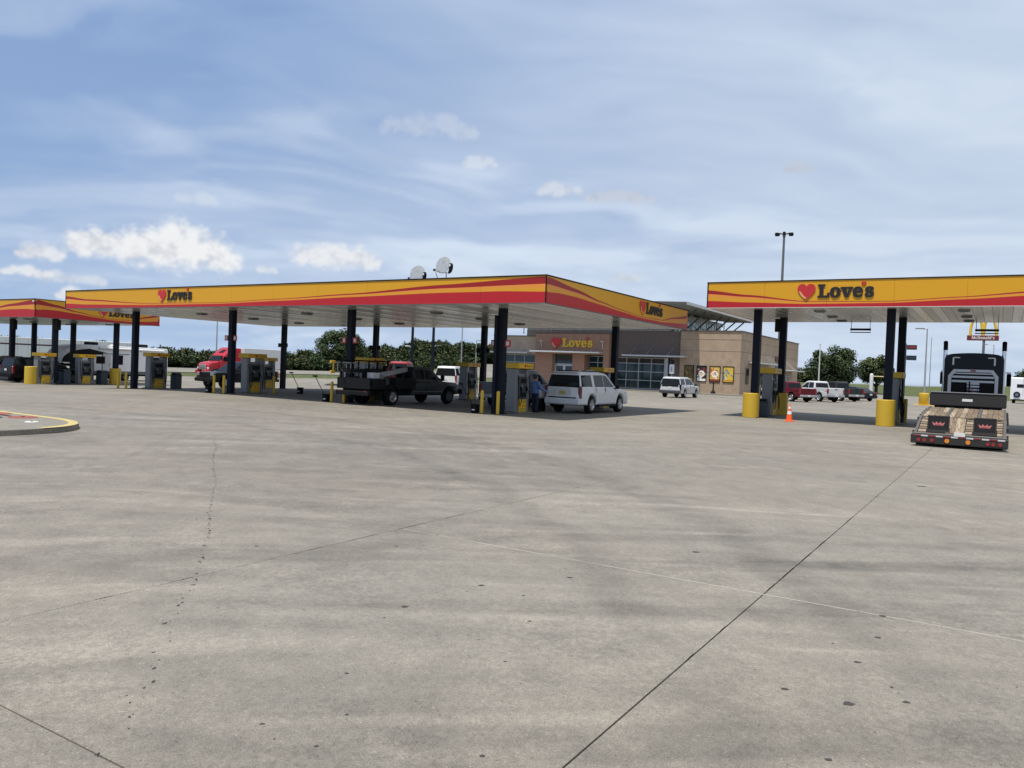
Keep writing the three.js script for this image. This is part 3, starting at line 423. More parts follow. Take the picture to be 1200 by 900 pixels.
{
  const F = -94, wall = (name, g, m, s = 0.5) => obj(name, metricUV(g, s), m, shop);
  wall('side_wing', box2(-33.9, -26.4, -0.05, 7.6, F, -125), S.tan, 0.25);
  // control joints in the stucco
  for (const y of [2.6, 5.2, 6.6]) obj('stucco_reveal', [box2(-33.9, -26.385, y, y + 0.03, F + 0.012, F - 0.01), box2(-26.4, -26.385, y, y + 0.03, F - 0.012, -125)], S.cap, shop);
  obj('parapet_cap', [box2(-33.98, -26.3, 7.602, 7.72, F + 0.1, F - 0.3), box2(-26.7, -26.3, 7.602, 7.72, F - 0.3, -125.1)], S.cap, shop);
  wall('glazed_wing', box2(-43.1, -33.902, 4.25, 7.6, F - 0.25, F - 2), S.darkBrick);
  wall('glazed_wing_pier', box2(-34.7, -33.902, -0.05, 4.24, F - 0.25, F - 2), S.darkBrick);
  wall('back_hall', box2(-61.4, -33.95, -0.05, 6.6, F - 2.05, -124.8), S.tan2, 0.25);
  // entrance block
  const E = F + 1.0;
  wall('entrance_block', box2(-54.1, -43.1, 4.35, 7.1, E, F - 2), S.brown);
  for (const [a, b] of [[-54.1, -51.4], [-48.35, -46.6], [-43.9, -43.1]]) wall('entrance_pier', box2(a, b, -0.05, 4.349, E - 0.02, F - 2), S.brown);
  obj('entrance_cap', box2(-54.2, -43.0, 7.102, 7.22, E + 0.1, F - 2), S.cap, shop);
  // left wing
  wall('left_wing', box2(-61.5, -54.102, 4.25, 6.7, F - 0.1, F - 2), S.tan2, 0.25);
  wall('left_pier', box2(-61.5, -59.9, -0.05, 4.249, F - 0.1, F - 2), S.tan2, 0.25);
  obj('left_cap', box2(-61.6, -54.2, 6.702, 6.82, F, F - 2), S.cap, shop);
  // window walls: bars, and every pane of glass by itself
  const bay = (x0, x1, y0, y1, z, xs, ys, name) => {
    const W = part(name, shop), t = 0.045;
    const X = [x0, ...xs, x1], Y = [y0, ...ys, y1];
    for (const x of X) obj('mullion', rb(t * 2, y1 - y0 + t * 2, 0.13, x, (y0 + y1) / 2, z, 0.01, 1), S.frame, W);
    for (let i = 0; i + 1 < X.length; i++) { for (const y of Y) obj('transom', rb(X[i + 1] - X[i] - 2 * t - 0.004, t * 2, 0.11, (X[i] + X[i + 1]) / 2, y, z, 0.01, 1), S.frame, W); for (let j = 0; j + 1 < Y.length; j++) { const g = obj('pane', box2(X[i] + t, X[i + 1] - t, Y[j] + t, Y[j + 1] - t, z - 0.012, z + 0.012), M.storeGlass, W); g.rotation.y = 0; } }
    return W;
  };
  bay(-42.95, -36.05, 0.25, 4.15, F - 0.5, [-41.2, -39.5, -37.8], [1.3, 2.4, 3.45], 'shop_window');
  obj('corner_post', rb(0.42, 4.28, 0.3, -35.75, 2.1, F - 0.45, 0.03), S.frame, shop);
  bay(-35.45, -34.8, 0.25, 4.15, F - 1.0, [], [2.1, 3.1], 'shop_window');
  obj('window_plinth', box2(-43.0, -34.75, -0.04, 0.2, F - 0.3, F - 1.3), M.kerb, shop);
  bay(-59.8, -54.2, 0.9, 4.15, F - 0.5, [-58.2, -56.6], [2.0, 3.1], 'shop_window');
  wall('left_sill', box2(-59.88, -54.12, -0.04, 0.82, F - 0.2, F - 1.2), S.tan2, 0.25);
  bay(-46.5, -44.0, 0.25, 4.2, F - 0.3, [-45.2], [1.3, 2.4, 3.4], 'shop_window');
  { // door pair under a transom light
    const D = part('entrance_doors', shop), z = F + 0.3;
    obj('door_frame', [box2(-51.38, -51.26, 0, 4.3, z - 0.07, z + 0.07), box2(-48.5, -48.38, 0, 4.3, z - 0.07, z + 0.07), box2(-51.25, -48.51, 2.95, 3.1, z - 0.06, z + 0.06)], S.frame, D);
    obj('transom_light', box2(-51.25, -48.51, 3.11, 4.29, z - 0.02, z + 0.02), M.storeGlass, D);
    for (const a of [-51.24, -49.86]) { const d = obj('door', [box2(a, a + 0.14, 0.02, 2.93, z - 0.03, z + 0.03), box2(a + 1.21, a + 1.35, 0.02, 2.93, z - 0.03, z + 0.03), box2(a + 0.141, a + 1.209, 2.8, 2.93, z - 0.03, z + 0.03), box2(a + 0.141, a + 1.209, 0.02, 0.3, z - 0.03, z + 0.03), box2(a + 0.141, a + 1.209, 1.35, 1.43, z - 0.03, z + 0.03)], mat(0.66, 0.67, 0.67, 0.4, 0.4), D); obj('door_glass', box2(a + 0.142, a + 1.208, 0.31, 2.79, z - 0.008, z + 0.008), M.storeGlass, d); }
    obj('door_poster', box2(-50.9, -50.2, 1.6, 2.0, z + 0.032, z + 0.037), M.yellow, D); obj('door_poster', box2(-49.5, -48.8, 1.55, 2.05, z + 0.032, z + 0.037), M.yellow, D);
  }
  logo(shop, 'shop_sign', 6.2, 0.16, signYellow, [-48.5, 5.72, E + 0.01], 0);
  // awnings with tie rods
  const awning = (x0, x1, y, z0, z1, rods, axis) => { const A = part('awning', shop); obj('awning_plate', axis ? rb(z1 - z0, 0.16, x1 - x0, (z0 + z1) / 2, y, (x0 + x1) / 2, 0.03) : rb(x1 - x0, 0.2, z1 - z0, (x0 + x1) / 2, y, (z0 + z1) / 2, 0.03), S.awn, A); for (const r of rods) obj('tie_rod', axis ? rod([z1 - 0.15, y + 0.06, r], [z0 - 0.02, y + 1.5, r - 0.15], 0.025) : rod([r - 0.6, y + 0.08, z1 - 0.15], [r, y + 1.5, z0 - 0.02], 0.022), S.frame, A); return A; };
  awning(-41.2, -32.9, 4.42, F - 0.24, F + 1.3, [-39.6, -37.4, -34.6], 0);
  awning(-54.35, -43.9, 4.62, E + 0.01, E + 1.2, [-53.0, -44.6], 0);
  awning(-61.6, -55.3, 4.42, F - 0.09, F + 1.1, [-59.5, -57], 0);
  awning(-108, -97.2, 4.0, -26.38, -25.2, [-98.4, -99.6, -104.6, -105.8, -107], 1);
  awning(-121.5, -114.5, 3.4, -26.38, -24.6, [-115.2, -116.4, -120.4], 1);
  // side elevation: narrow windows, doorway, small signs
  for (const z of [-97.0, -100.2, -103.6, -106.6]) { const w = obj('side_window', rb(0.16, 2.0, 1.3, -26.4, 2.35, z, 0.02, 1), S.cap, shop); obj('pane', rb(0.03, 1.8, 1.1, -26.305, 2.35, z, 0.01, 1), M.storeGlass, w); }
  for (const z of [-115.5, -117.2, -119.2]) { const w = obj('side_door', rb(0.16, 2.7, 1.2, -26.4, 1.35, z, 0.02, 1), S.frame, shop); obj('pane', rb(0.03, 2.3, 0.95, -26.305, 1.4, z, 0.01, 1), M.storeGlass, w); }
  obj('wall_sign', rb(0.1, 0.75, 2.2, -26.34, 4.85, -111.9, 0.02, 1), mat(0.12, 0.01, 0.012, 0.5), shop); obj('wall_sign', rb(0.1, 0.8, 1.8, -26.34, 3.6, -112, 0.02, 1), mat(0.06, 0.16, 0.22, 0.5), shop);
  // wall lamps above the awnings
  for (const x of [-53.1, -44.0]) { const l = obj('wall_lamp', [rod([x, 5.15, E + 0.02], [x + 0.15, 6.0, E + 0.5], 0.06), rb(0.4, 0.1, 0.4, x + 0.15, 6.05, E + 0.5, 0.03)], M.offwhite, shop); l.userData.label = 'white gooseneck wall lamp'; }
  // framed posters
  const food = [['#6b5a2e', '#8a7440', '#3f351c'], ['#2b2622', '#e8e4da', '#b3262b'], ['#d8b45a', '#f1e6cf', '#a8522e'], ['#e2b83c', '#3f7fb5', '#f4efe2']];
  [[-33.25, -32.05], [-31.7, -30.45], [-30.1, -28.75], [-28.45, -27.1]].forEach(([a, b], k) => {
    const p = part('framed_poster', shop), w = b - a;
    obj('poster_frame', [box2(a, a + 0.09, 1.45, 3.42, F, F + 0.07), box2(b - 0.09, b, 1.45, 3.42, F, F + 0.07), box2(a + 0.09, b - 0.09, 3.33, 3.42, F, F + 0.07), box2(a + 0.09, b - 0.09, 1.45, 1.54, F, F + 0.07)], M.dark, p);
    const R = rng(50 + k), t = ctex(128, 192, (c, W, H) => { c.fillStyle = food[k][0]; c.fillRect(0, 0, W, H); for (let i = 0; i < 26; i++) { c.fillStyle = food[k][Math.floor(R() * 3)]; c.globalAlpha = 0.75; c.beginPath(); c.ellipse(R() * W, H * (0.15 + 0.7 * R()), 8 + 26 * R(), 6 + 20 * R(), R() * 3, 0, 7); c.fill(); } c.globalAlpha = 1; c.fillStyle = k === 1 ? '#f0ece2' : k === 2 ? '#8a3a22' : '#c89a2a'; c.fillRect(0, H * 0.84, W, H * 0.16); if (k === 1 || k === 2) { c.fillStyle = '#f4f0e6'; c.beginPath(); c.ellipse(W * 0.5, H * 0.5, W * 0.36, H * 0.22, 0.2, 0, 7); c.fill(); for (let i = 0; i < 14; i++) { c.fillStyle = ['#b9632b', '#d9a441', '#5f7a35', '#a8322a'][i % 4]; c.beginPath(); c.ellipse(W * (0.3 + 0.4 * R()), H * (0.4 + 0.2 * R()), 9, 6, R() * 3, 0, 7); c.fill(); } } });
    obj('poster_sheet', bx(w - 0.18, 1.79, 0.02, (a + b) / 2, 2.435, F + 0.025), new THREE.MeshStandardMaterial({ map: t, roughness: 0.5 }), p);
  });
  // high roof: clerestory box, sloping deck with ribs, raking struts
  wall('clerestory_wall', box2(-58, -36.3, 6.61, 7.9, F - 3.2, -119), S.tan2, 0.25);
  obj('clerestory_head', box2(-58, -36.3, 9.7, 10.25, F - 3.2, -119), S.metal, shop);
  const gl = part('clerestory_glazing', shop);
  for (let i = 0; i < 9; i++) { const z = F - 3.3 - i * 2.3; obj('mullion', box2(-36.42, -36.3, 7.91, 9.69, z, z - 0.12), S.frame, gl); obj('pane', box2(-36.4, -36.34, 7.92, 9.68, z - 0.125, z - 2.295), mat(0.25, 0.36, 0.38, 0.08, 0), gl); }
  for (let i = 0; i < 9; i++) { const x = -36.4 - i * 2.4; obj('mullion', box2(x - 0.12, x, 7.91, 9.69, F - 3.3, F - 3.2), S.frame, gl); obj('pane', box2(x - 2.395, x - 0.125, 7.92, 9.68, F - 3.27, F - 3.22), M.storeGlass, gl); }
  const yR = x => 10.55 - (x + 31.9) * 0.035;                       // the roof rises gently to the left
  const rx0 = -62, rx1 = -31.9, rz0 = -90, rz1 = -119.5;
  obj('roof_deck', hex8([[rx0, yR(rx0), rz0], [rx1, yR(rx1), rz0], [rx1, yR(rx1), rz1], [rx0, yR(rx0), rz1], [rx0, yR(rx0) + 0.22, rz0], [rx1, yR(rx1) + 0.22, rz0], [rx1, yR(rx1) + 0.22, rz1], [rx0, yR(rx0) + 0.22, rz1]]), S.metal, shop);
  obj('roof_edge', [hex8([[rx1, yR(rx1) - 0.05, rz0 + 0.05], [rx1 + 0.1, yR(rx1) - 0.05, rz0 + 0.05], [rx1 + 0.1, yR(rx1) - 0.05, rz1], [rx1, yR(rx1) - 0.05, rz1], [rx1, yR(rx1) + 0.3, rz0 + 0.05], [rx1 + 0.1, yR(rx1) + 0.3, rz0 + 0.05], [rx1 + 0.1, yR(rx1) + 0.3, rz1], [rx1, yR(rx1) + 0.3, rz1]])], S.awn, shop);
  obj('front_gutter', hex8([[rx0, yR(rx0) - 0.08, rz0 + 0.1], [rx1, yR(rx1) - 0.08, rz0 + 0.1], [rx1, yR(rx1) - 0.08, rz0], [rx0, yR(rx0) - 0.08, rz0], [rx0, yR(rx0) + 0.27, rz0 + 0.1], [rx1, yR(rx1) + 0.27, rz0 + 0.1], [rx1, yR(rx1) + 0.27, rz0], [rx0, yR(rx0) + 0.27, rz0]]), S.cap, shop);
  for (let i = 0; i < 13; i++) { const z = rz0 - 1.2 - i * 2.3; obj('rafter', hex8([[-36.2, yR(-36.2) - 0.25, z], [rx1 - 0.1, yR(rx1) - 0.18, z], [rx1 - 0.1, yR(rx1) - 0.18, z - 0.14], [-36.2, yR(-36.2) - 0.25, z - 0.14], [-36.2, yR(-36.2) - 0.005, z], [rx1 - 0.1, yR(rx1) - 0.005, z], [rx1 - 0.1, yR(rx1) - 0.005, z - 0.14], [-36.2, yR(-36.2) - 0.005, z - 0.14]]), S.metal, shop); }
  for (let i = 0; i < 7; i++) { const z = -95.6 - i * 3.6; obj('strut', rod([-35.6, 7.75, z], [-32.6, yR(-32.6) - 0.2, z], 0.1), S.steel, shop); obj('strut', rod([-35.6, 7.75, z], [-35.6, yR(-35.6) - 0.02, z], 0.07), S.metal, shop); obj('wall_bracket', rb(0.5, 0.16, 0.3, -35.6, 7.68, z, 0.02, 1), S.steel, shop); }
  for (const x of [-40, -44.5, -49, -53.5, -58]) obj('front_post', rod([x, 7.15, F - 2.3], [x, yR(x) - 0.02, F - 2.3], 0.07), S.frame, shop);
  obj('walkway', metricUV(box2(-62, -24.6, -0.02, 0.1, F + 3.4, F - 2), 0.4), M.kerb, shop);
}
{ // small things on the walkway
  const b = thing('wall_ashtray', 'black cigarette post against the tan wall under the food posters', 'ashtray', [-29.3, 0.1, -93.2]);
  obj('base', lathe([[0, 0], [0.3, 0], [0.3, 0.05], [0.2, 0.3], [0.09, 0.4], [0.07, 1.15], [0.1, 1.2], [0.1, 1.3], [0, 1.34]], 14), M.dark, b);
  const s = thing('pavement_sign', 'white upright banner sign standing by the shop glass, behind the silver car', 'sign', [-34.3, 0.1, -92.4]);
  obj('panel', rb(0.62, 1.15, 0.08, 0, 2.75, 0, 0.05), M.white, s); obj('print', box2(-0.06, 0.06, 2.45, 3.05, 0.042, 0.047), mat(0.1, 0.25, 0.4, 0.5), s); obj('post', rod([0, 0, 0], [0, 2.2, 0], 0.05), M.grey, s); obj('foot', rb(0.8, 0.06, 0.5, 0, 0.03, 0, 0.02), M.dark, s);
}

// ------------------------------------------------------------------ pumps, bollards, bins
const printY = (() => ctex(256, 64, (c, w, h) => { c.fillStyle = '#eab31e'; c.fillRect(0, 0, w, h); c.fillStyle = '#b3201f'; c.beginPath(); c.arc(98, 28, 11, 0, 7); c.arc(114, 28, 11, 0, 7); c.fill(); c.beginPath(); c.moveTo(88, 33); c.lineTo(124, 33); c.lineTo(106, 54); c.fill(); c.fillStyle = '#1b1712'; c.font = 'bold 40px serif'; c.fillText("Love's", 130, 47); }))();
const headM = new THREE.MeshStandardMaterial({ map: printY, roughness: 0.45 }), pillarM = mat(0.21, 0.22, 0.23, 0.45, 0.3);
function dispenser() {      // faces +x and -x, stands along z
  const t = thing('fuel_dispenser', 'grey fuel dispenser with yellow header under the long middle canopy', 'fuel pump', [0, 0, 0], 0, 'fuel dispensers under the long middle canopy');
  obj('plinth', rb(0.95, 0.06, 1.3, 0, 0.03, 0, 0.015), M.kerb, t);
  for (const s of [-1, 1]) obj('pillar', rb(0.52, 2.0, 0.26, 0, 1.06, s * 0.48, 0.04, 2), pillarM, t);
  const h = obj('header', rb(0.86, 0.26, 1.36, 0, 2.19, 0, 0.02, 1), M.yellow, t);
  for (const s of [-1, 1]) obj('header_print', bx(1.3, 0.22, 0.012, 0, 0, 0).rotateY(s * Math.PI / 2).translate(s * 0.434, 2.19, 0), headM, h);
  obj('cabinet', rb(0.6, 1.02, 0.68, 0, 1.16, 0, 0.03, 2), mat(0.045, 0.05, 0.055, 0.5), t);
  obj('lower_panel', rb(0.62, 0.6, 0.66, 0, 0.36, 0, 0.02, 2), M.yellowDull, t);
  for (const s of [-1, 1]) {
    obj('panel_print', bx(0.56, 0.2, 0.012, 0, 0, 0).rotateY(s * Math.PI / 2).translate(s * 0.313, 0.36, 0), headM, t);
    const sc = obj('display', rb(0.03, 0.2, 0.46, s * 0.31, 1.5, 0, 0.01, 1), M.dark, t); obj('keypad', rb(0.03, 0.13, 0.13, s * 0.312, 1.24, 0.14, 0.01, 1), M.grey, sc);
    obj('price_panel', rb(0.03, 0.2, 0.5, s * 0.31, 0.86, 0, 0.01, 1), M.dark, t);
    for (const q of [-1, 1]) { const nz = obj('nozzle', [rb(0.07, 0.22, 0.06, s * 0.34, 1.14, q * 0.24, 0.02, 1), rod([s * 0.36, 1.06, q * 0.24], [s * 0.33, 0.92, q * 0.22], 0.02)], M.black, t); obj('hose', tube([[s * 0.36, 1.2, q * 0.25], [s * 0.46, 0.75, q * 0.36], [s * 0.42, 0.35, q * 0.42], [s * 0.38, 0.7, q * 0.5], [s * 0.3, 1.75, q * 0.5]], 0.018, 18, 6), M.black, nz); }
  }
  const cr = obj('crown_panel', rb(0.34, 0.16, 0.66, 0, 1.76, 0, 0.02, 1), M.grey, t);
  return t;
}
{
  const d0 = dispenser(); let first = true;
  const dl = ['grey fuel dispenser with yellow header right beside the lone litter bin', 'grey fuel dispenser half hidden behind the one with a bollard at its corner', 'grey fuel dispenser with a yellow bollard at its far corner', 'grey fuel dispenser behind the ladders on the work truck', 'grey fuel dispenser standing between a column and the work truck bed', 'grey fuel dispenser just ahead of the work truck bonnet', 'grey fuel dispenser beside the man in the blue shirt', 'grey fuel dispenser whose yellow header shows above the white SUV roof'];
  MX.forEach((x, i) => [-31.2, -40.2].forEach((z, k) => { const l = dl[i * 2 + k]; if (first) { d0.position.set(x, gy(x), z); d0.userData.label = l; first = false; } else dup(d0, [x, gy(x), z], 0, l); }));
  for (const [x, z, l] of [[-10.8, -44.4, 'tall diesel dispenser between two yellow crash sleeves behind the traffic cone'], [-4.6, -44.4, 'tall diesel dispenser beside the flatbed trailer and black tractor']]) { const d = dup(d0, [x, 0, z], 0, l, 'diesel dispensers under the canopy of the flatbed truck'); d.scale.set(1, 1.14, 1.1); }
  for (const [x, z, l] of [[-60.2, -31.35, 'grey diesel dispenser directly behind the yellow sleeve by the black SUV'], [-60.2, -34.4, 'grey diesel dispenser between two dark bins in front of the caravan']]) { const d = dup(d0, [x, gy(x), z], 0, l, 'diesel dispensers beside the caravan'); }
  // bollards
  const b0 = thing('bollard', 'slim yellow steel bollard at a pump island of the long middle canopy', 'bollard', [0, 0, 0], 0, 'bollards at the middle canopy islands');
  obj('post', lathe([[0, 0], [0.075, 0], [0.075, 0.98], [0.06, 1.03], [0, 1.05]], 16), M.yellow, b0); obj('foot_ring', lathe([[0.08, 0], [0.12, 0], [0.12, 0.015], [0.08, 0.02]], 16), M.dark, b0);
  first = true; const spots = [], bl = ['before the column nearest the caravan', 'before the column in front of the charcoal pickup', 'behind the tail of the work truck', 'before the column beside the man in blue']; MX.forEach((x, i) => spots.push([x - 0.42, -28.9, 'one of two slim yellow bollards ' + bl[i]], [x + 0.42, -28.9, 'one of two slim yellow bollards ' + bl[i]])); spots.push([-36.6, -32.3, 'single slim yellow bollard at the corner of a fuel dispenser']);
  for (const [x, z, l] of spots) if (first) { b0.position.set(x, gy(x), z); b0.userData.label = l; first = false; } else dup(b0, [x, gy(x), z], 0, l);
  dup(b0, [-16.4, 0, -152], 0, 'slim yellow bollard beside the white overhead clearance bar').userData.group = undefined;
  // fat yellow sleeves round the diesel columns
  const s0 = thing('column_guard', 'fat yellow crash sleeve round a column of the diesel canopy by the flatbed truck', 'column guard', [0, 0, 0], 0, 'yellow column guards at the diesel canopy');
  obj('sleeve', lathe([[0.40, 0], [0.42, 0.02], [0.42, 1.24], [0.40, 1.28], [0.34, 1.28], [0.33, 1.2], [0.33, 0]], 30), M.yellow, s0);
  first = true; for (const [x, z, l] of [[-11.08, -41.75, 'fat yellow crash sleeve round the front column next to the traffic cone'], [-4.65, -41.75, 'fat yellow crash sleeve round the front column next to the flatbed trailer'], [-10.8, -47, 'fat yellow crash sleeve half hidden behind the diesel dispenser by the cone'], [-4.6, -47, 'fat yellow crash sleeve half hidden behind the dispenser by the flatbed']]) if (first) { s0.position.set(x, 0, z); s0.userData.label = l; first = false; } else dup(s0, [x, 0, z], 0, l);
  dup(s0, [-60.3, gy(-60), -30.5], 0, 'fat yellow crash sleeve at the island end beside the black vehicle'); dup(s0, [-60.2, gy(-60), -36.9], 0, 'fat yellow crash sleeve round the column before the caravan door');
  for (const o of scene.children.filter(o => /island end|caravan door/.test(o.userData.label || ''))) o.userData.group = undefined;
  // squeegee tubs
  const q0 = thing('squeegee_tub', 'black window-wash tub with long squeegee pole by a pump island', 'squeegee tub', [0, 0, 0], 0, 'squeegee tubs at the pump islands');
  obj('tub', [rb(0.3, 0.36, 0.26, 0, 0.19, 0, 0.03), rb(0.34, 0.04, 0.3, 0, 0.37, 0, 0.015)], M.black, q0); obj('tub_label', rb(0.16, 0.06, 0.012, 0, 0.15, 0.133, 0.004, 1), M.offwhite, q0);
  const p = obj('pole', rod([0.05, 0.1, 0], [-0.75, 1.25, 0.05], 0.018), M.dark, q0); obj('blade', bx(0.05, 0.06, 0.3, -0.77, 1.27, 0.05, 0, 0, 0.6), M.dark, p);
  first = true; for (const [x, z, l] of [[-37.95, -28.8, 'black squeegee tub beside the bollards before the charcoal pickup'], [-28.9, -28.9, 'black squeegee tub behind the tail of the work truck'], [-19.85, -29.0, 'black squeegee tub by the bollards near the man in blue'], [-36.4, -34.2, 'black squeegee tub standing alone on the shaded concrete between islands']]) if (first) { q0.position.set(x, gy(x), z); q0.userData.label = l; first = false; } else dup(q0, [x, gy(x), z], 0, l);
  // litter bins
  const binM = mat(0.03, 0.045, 0.06, 0.5);
  const bin = (label, x, z, w = 0.62, h = 1.12) => { const b = thing('litter_bin', label, 'bin', [x, gy(x), z], 0.2); obj('body', rb(w, h * 0.8, w, 0, h * 0.4, 0, 0.05), binM, b); const l = obj('hood', [rb(w * 1.06, h * 0.06, w * 1.06, 0, h * 0.815, 0, 0.02), rb(w * 0.9, h * 0.16, w * 0.9, 0, h * 0.91, 0, 0.06)], binM, b); obj('flap', rb(w * 0.6, h * 0.1, 0.02, 0, h * 0.91, w * 0.455, 0.008, 1), M.black, l); return b; };
  bin('dark blue-grey litter bin on open concrete beside the left end pump', -46.3, -32.6, 0.52, 1.08);
  bin('dark blue-grey litter bin between a column and the caravan wheels', -60.2, -35.8);
  bin('dark blue litter bin beside the column by the black vehicle', -60.2, -32.9);
  bin('dark litter bin behind the yellow guard at the diesel dispenser', -10.8, -43.1, 0.55, 1.0);
  bin('dark litter bin by the right-hand diesel dispenser near the flatbed', -4.55, -45.9, 0.6, 1.1);
  const wb = thing('towel_bin', 'black bin with rounded white hood behind the white SUV, by the man in blue', 'bin', [-19.35, 0, -33.9]);
  obj('body', rb(0.46, 0.62, 0.46, 0, 0.31, 0, 0.04), M.black, wb); obj('hood', rb(0.56, 0.56, 0.54, 0, 0.9, 0, 0.2, 3), M.white, wb);
  // cone
  const c0 = thing('traffic_cone', 'orange traffic cone with white collars before the diesel pumps', 'traffic cone', [-8.75, 0, -40.1]);
  obj('foot', rb(0.44, 0.04, 0.44, 0, 0.02, 0, 0.02), M.orange, c0); obj('cone', lathe([[0.17, 0.04], [0.155, 0.08], [0.112, 0.36]], 20), M.orange, c0); obj('collar', lathe([[0.114, 0.36], [0.086, 0.52]], 20), M.white, c0); obj('cone_top', lathe([[0.088, 0.52], [0.066, 0.63]], 20), M.orange, c0); obj('collar', lathe([[0.068, 0.63], [0.052, 0.74]], 20), M.white, c0); obj('tip', lathe([[0.053, 0.74], [0.03, 0.86], [0, 0.865]], 20), M.orange, c0);
}
{ // rooftop dishes
  const shell = new THREE.MeshStandardMaterial({ color: rgb(0.82, 0.83, 0.83), roughness: 0.4, side: THREE.DoubleSide });
  const dish = (label, x, y, z) => {
    const t = thing('satellite_dish', label, 'satellite dish', [x, y, z], -0.32);
    const g = new THREE.SphereGeometry(0.95, 24, 12, 0, Math.PI * 2, 0, 0.72); g.scale(1, 0.8, 1); g.rotateZ(1.15); g.translate(0.85, 0.8, 0);
    obj('reflector', g, shell, t);
    for (const a of [-0.5, 0, 0.5]) obj('rib', tube([[-0.62, 0.72, 0], [0.1, 1.12 - Math.abs(a) * 0.5, a * 0.7], [0.55, 1.25 - Math.abs(a), a]], 0.016, 8, 5), M.offwhite, t);
    obj('feed_arm', tube([[-0.72, 0.74, 0], [-0.1, 0.6, 0.25], [0.55, 0.42, 0.3], [0.95, 0.45, 0.1]], 0.045, 12, 6), M.grey, t);
    obj('feed_horn', rb(0.22, 0.17, 0.18, -0.78, 0.75, 0, 0.05), M.black, t);
    const cs = new THREE.Shape(); cs.moveTo(0, 0); cs.quadraticCurveTo(0.42, 0.02, 0.46, 0.5); cs.quadraticCurveTo(0.42, 0.78, 0.24, 0.72); cs.quadraticCurveTo(0.08, 0.6, 0.18, 0.35); cs.quadraticCurveTo(0.15, 0.12, 0, 0); const cw = obj('counterweight', extr(cs, 0.2, 0.03).translate(0.98, 0.36, 0), M.black, t); obj('badge', cyl(0.09, 0.09, 0.22, 0, -0.11, 0, 14).rotateX(Math.PI / 2).translate(1.28, 0.93, 0), M.white, cw);
    obj('yoke', tube([[0.8, 0.4, 0.05], [0.78, 0.0, 0.05], [0.45, -0.42, 0.05], [0.1, -0.5, 0.05]], 0.035, 12, 6), M.dark, t); obj('stay', rod([-0.65, 0.62, 0], [-0.05, -0.3, 0.05], 0.022), M.dark, t); obj('mast', rod([0, -1.6, 0.05], [0, -0.4, 0.05], 0.05), M.dark, t); t.scale.setScalar(0.72);
    return t;
  };
  dish('lower white satellite dish peeping over the canopy edge', -26.8, 6.15, -33); dish('higher white satellite dish on the middle canopy roof', -25.25, 6.58, -33.2);
}

// ------------------------------------------------------------------ poles and signs
function pole(name, label, x, z, h, r, m, head, group) { const y = (x > lotEdge && z > -184) ? gy(x) : terr(x, z); const t = thing(name, label, 'lamp post', [x, y, z], 0, group); obj('shaft', rod([0, -0.02, 0], [0, h, 0], r, r * 0.6, 10), m, t); if (head) head(t, h); return t; }
const arm = (dx, dz = 0, w = 0.7) => (t, h) => { obj('arm', rod([0, h - 0.1, 0], [dx, h + 0.02, dz], 0.04), M.galv, t); obj('lamp_head', rb(w, 0.12, 0.32, dx * 1.35, h + 0.02, dz * 1.35, 0.04), M.grey, t); };
pole('lamp_post', 'galvanised lamp post on a fat yellow base beyond the diesel pumps', -6.75, -92.7, 8.0, 0.1, M.galv, (t, h) => { arm(-0.5, 0, 0.9)(t, h); obj('base_guard', lathe([[0, 0], [0.48, 0], [0.48, 1.2], [0.44, 1.28], [0, 1.28]], 28), M.yellow, t); obj('painted_pad', rb(1.9, 0.05, 1.7, 0, 0.025, 0, 0.02), M.yellow, t); });
pole('lamp_post', 'thin lamp post with one arm between the truck stack and the burger sign', -1.2, -150, 9.2, 0.09, M.galv, arm(-0.9));
pole('flood_mast', 'tall floodlight mast with a ring of lamps rising behind the diesel canopy', -32.8, -140, 27.2, 0.3, M.midgrey, (t, h) => { for (let i = 0; i < 6; i++) { const a = i * 1.047 + 0.3; obj('arm', rod([0, h, 0], [Math.cos(a) * 0.95, h + 0.1, Math.sin(a) * 0.95], 0.07), M.midgrey, t); obj('lamp_head', rb(0.7, 0.35, 0.5, Math.cos(a) * 1.3, h - 0.05, Math.sin(a) * 1.3, 0.08, 2, -a), M.dark, t); } obj('crown', cyl(0.35, 0.2, 0.5, 0, h - 0.1, 0), M.midgrey, t); });
pole('flagpole', 'bare pale flagpole in front of the large rounded tree', -24.2, -130, 7.95, 0.12, M.offwhite, (t, h) => obj('finial', new THREE.SphereGeometry(0.12, 10, 8).translate(0, h, 0), M.offwhite, t)).userData.category = 'flagpole';
pole('lamp_post', 'pale thin lamp post seen through the middle canopy near the shop', -57.1, -80, 8.2, 0.1, M.galv, null);
pole('lamp_post', 'pale lamp post with a short square arm beside the shop corner', -54.9, -80, 5.8, 0.09, M.galv, (t, h) => { obj('arm', rod([0, h, 0], [0.7, h, 0.2], 0.05), M.galv, t); });
pole('lamp_post', 'grey lamp post standing behind the red lorry cab', -91.5, -70.5, 9, 0.11, M.galv, arm(0.6));
pole('lamp_post', 'dark steel post with pale lamp head behind the work truck cab', -53.6, -66, 8.4, 0.2, M.navy, (t) => { obj('arm', rod([0, 4.3, 0], [-0.35, 4.45, 0.1], 0.04), M.galv, t); obj('lamp_head', rb(0.5, 0.1, 0.24, -0.6, 4.46, 0.1, 0.03), M.white, t); });
pole('lamp_post', 'dark steel post with dark lamp head behind the work truck windscreen', -50.8, -66, 8.4, 0.2, M.navy, (t) => { obj('arm', rod([0, 4.35, 0], [0.4, 4.5, -0.1], 0.04), M.galv, t); obj('lamp_head', rb(0.5, 0.1, 0.24, 0.68, 4.5, -0.1, 0.03), M.midgrey, t); });
pole('lamp_post', 'distant thin lamp post on the grass beside the yellow lamp base', -16, -235, 13, 0.12, M.galv, null);
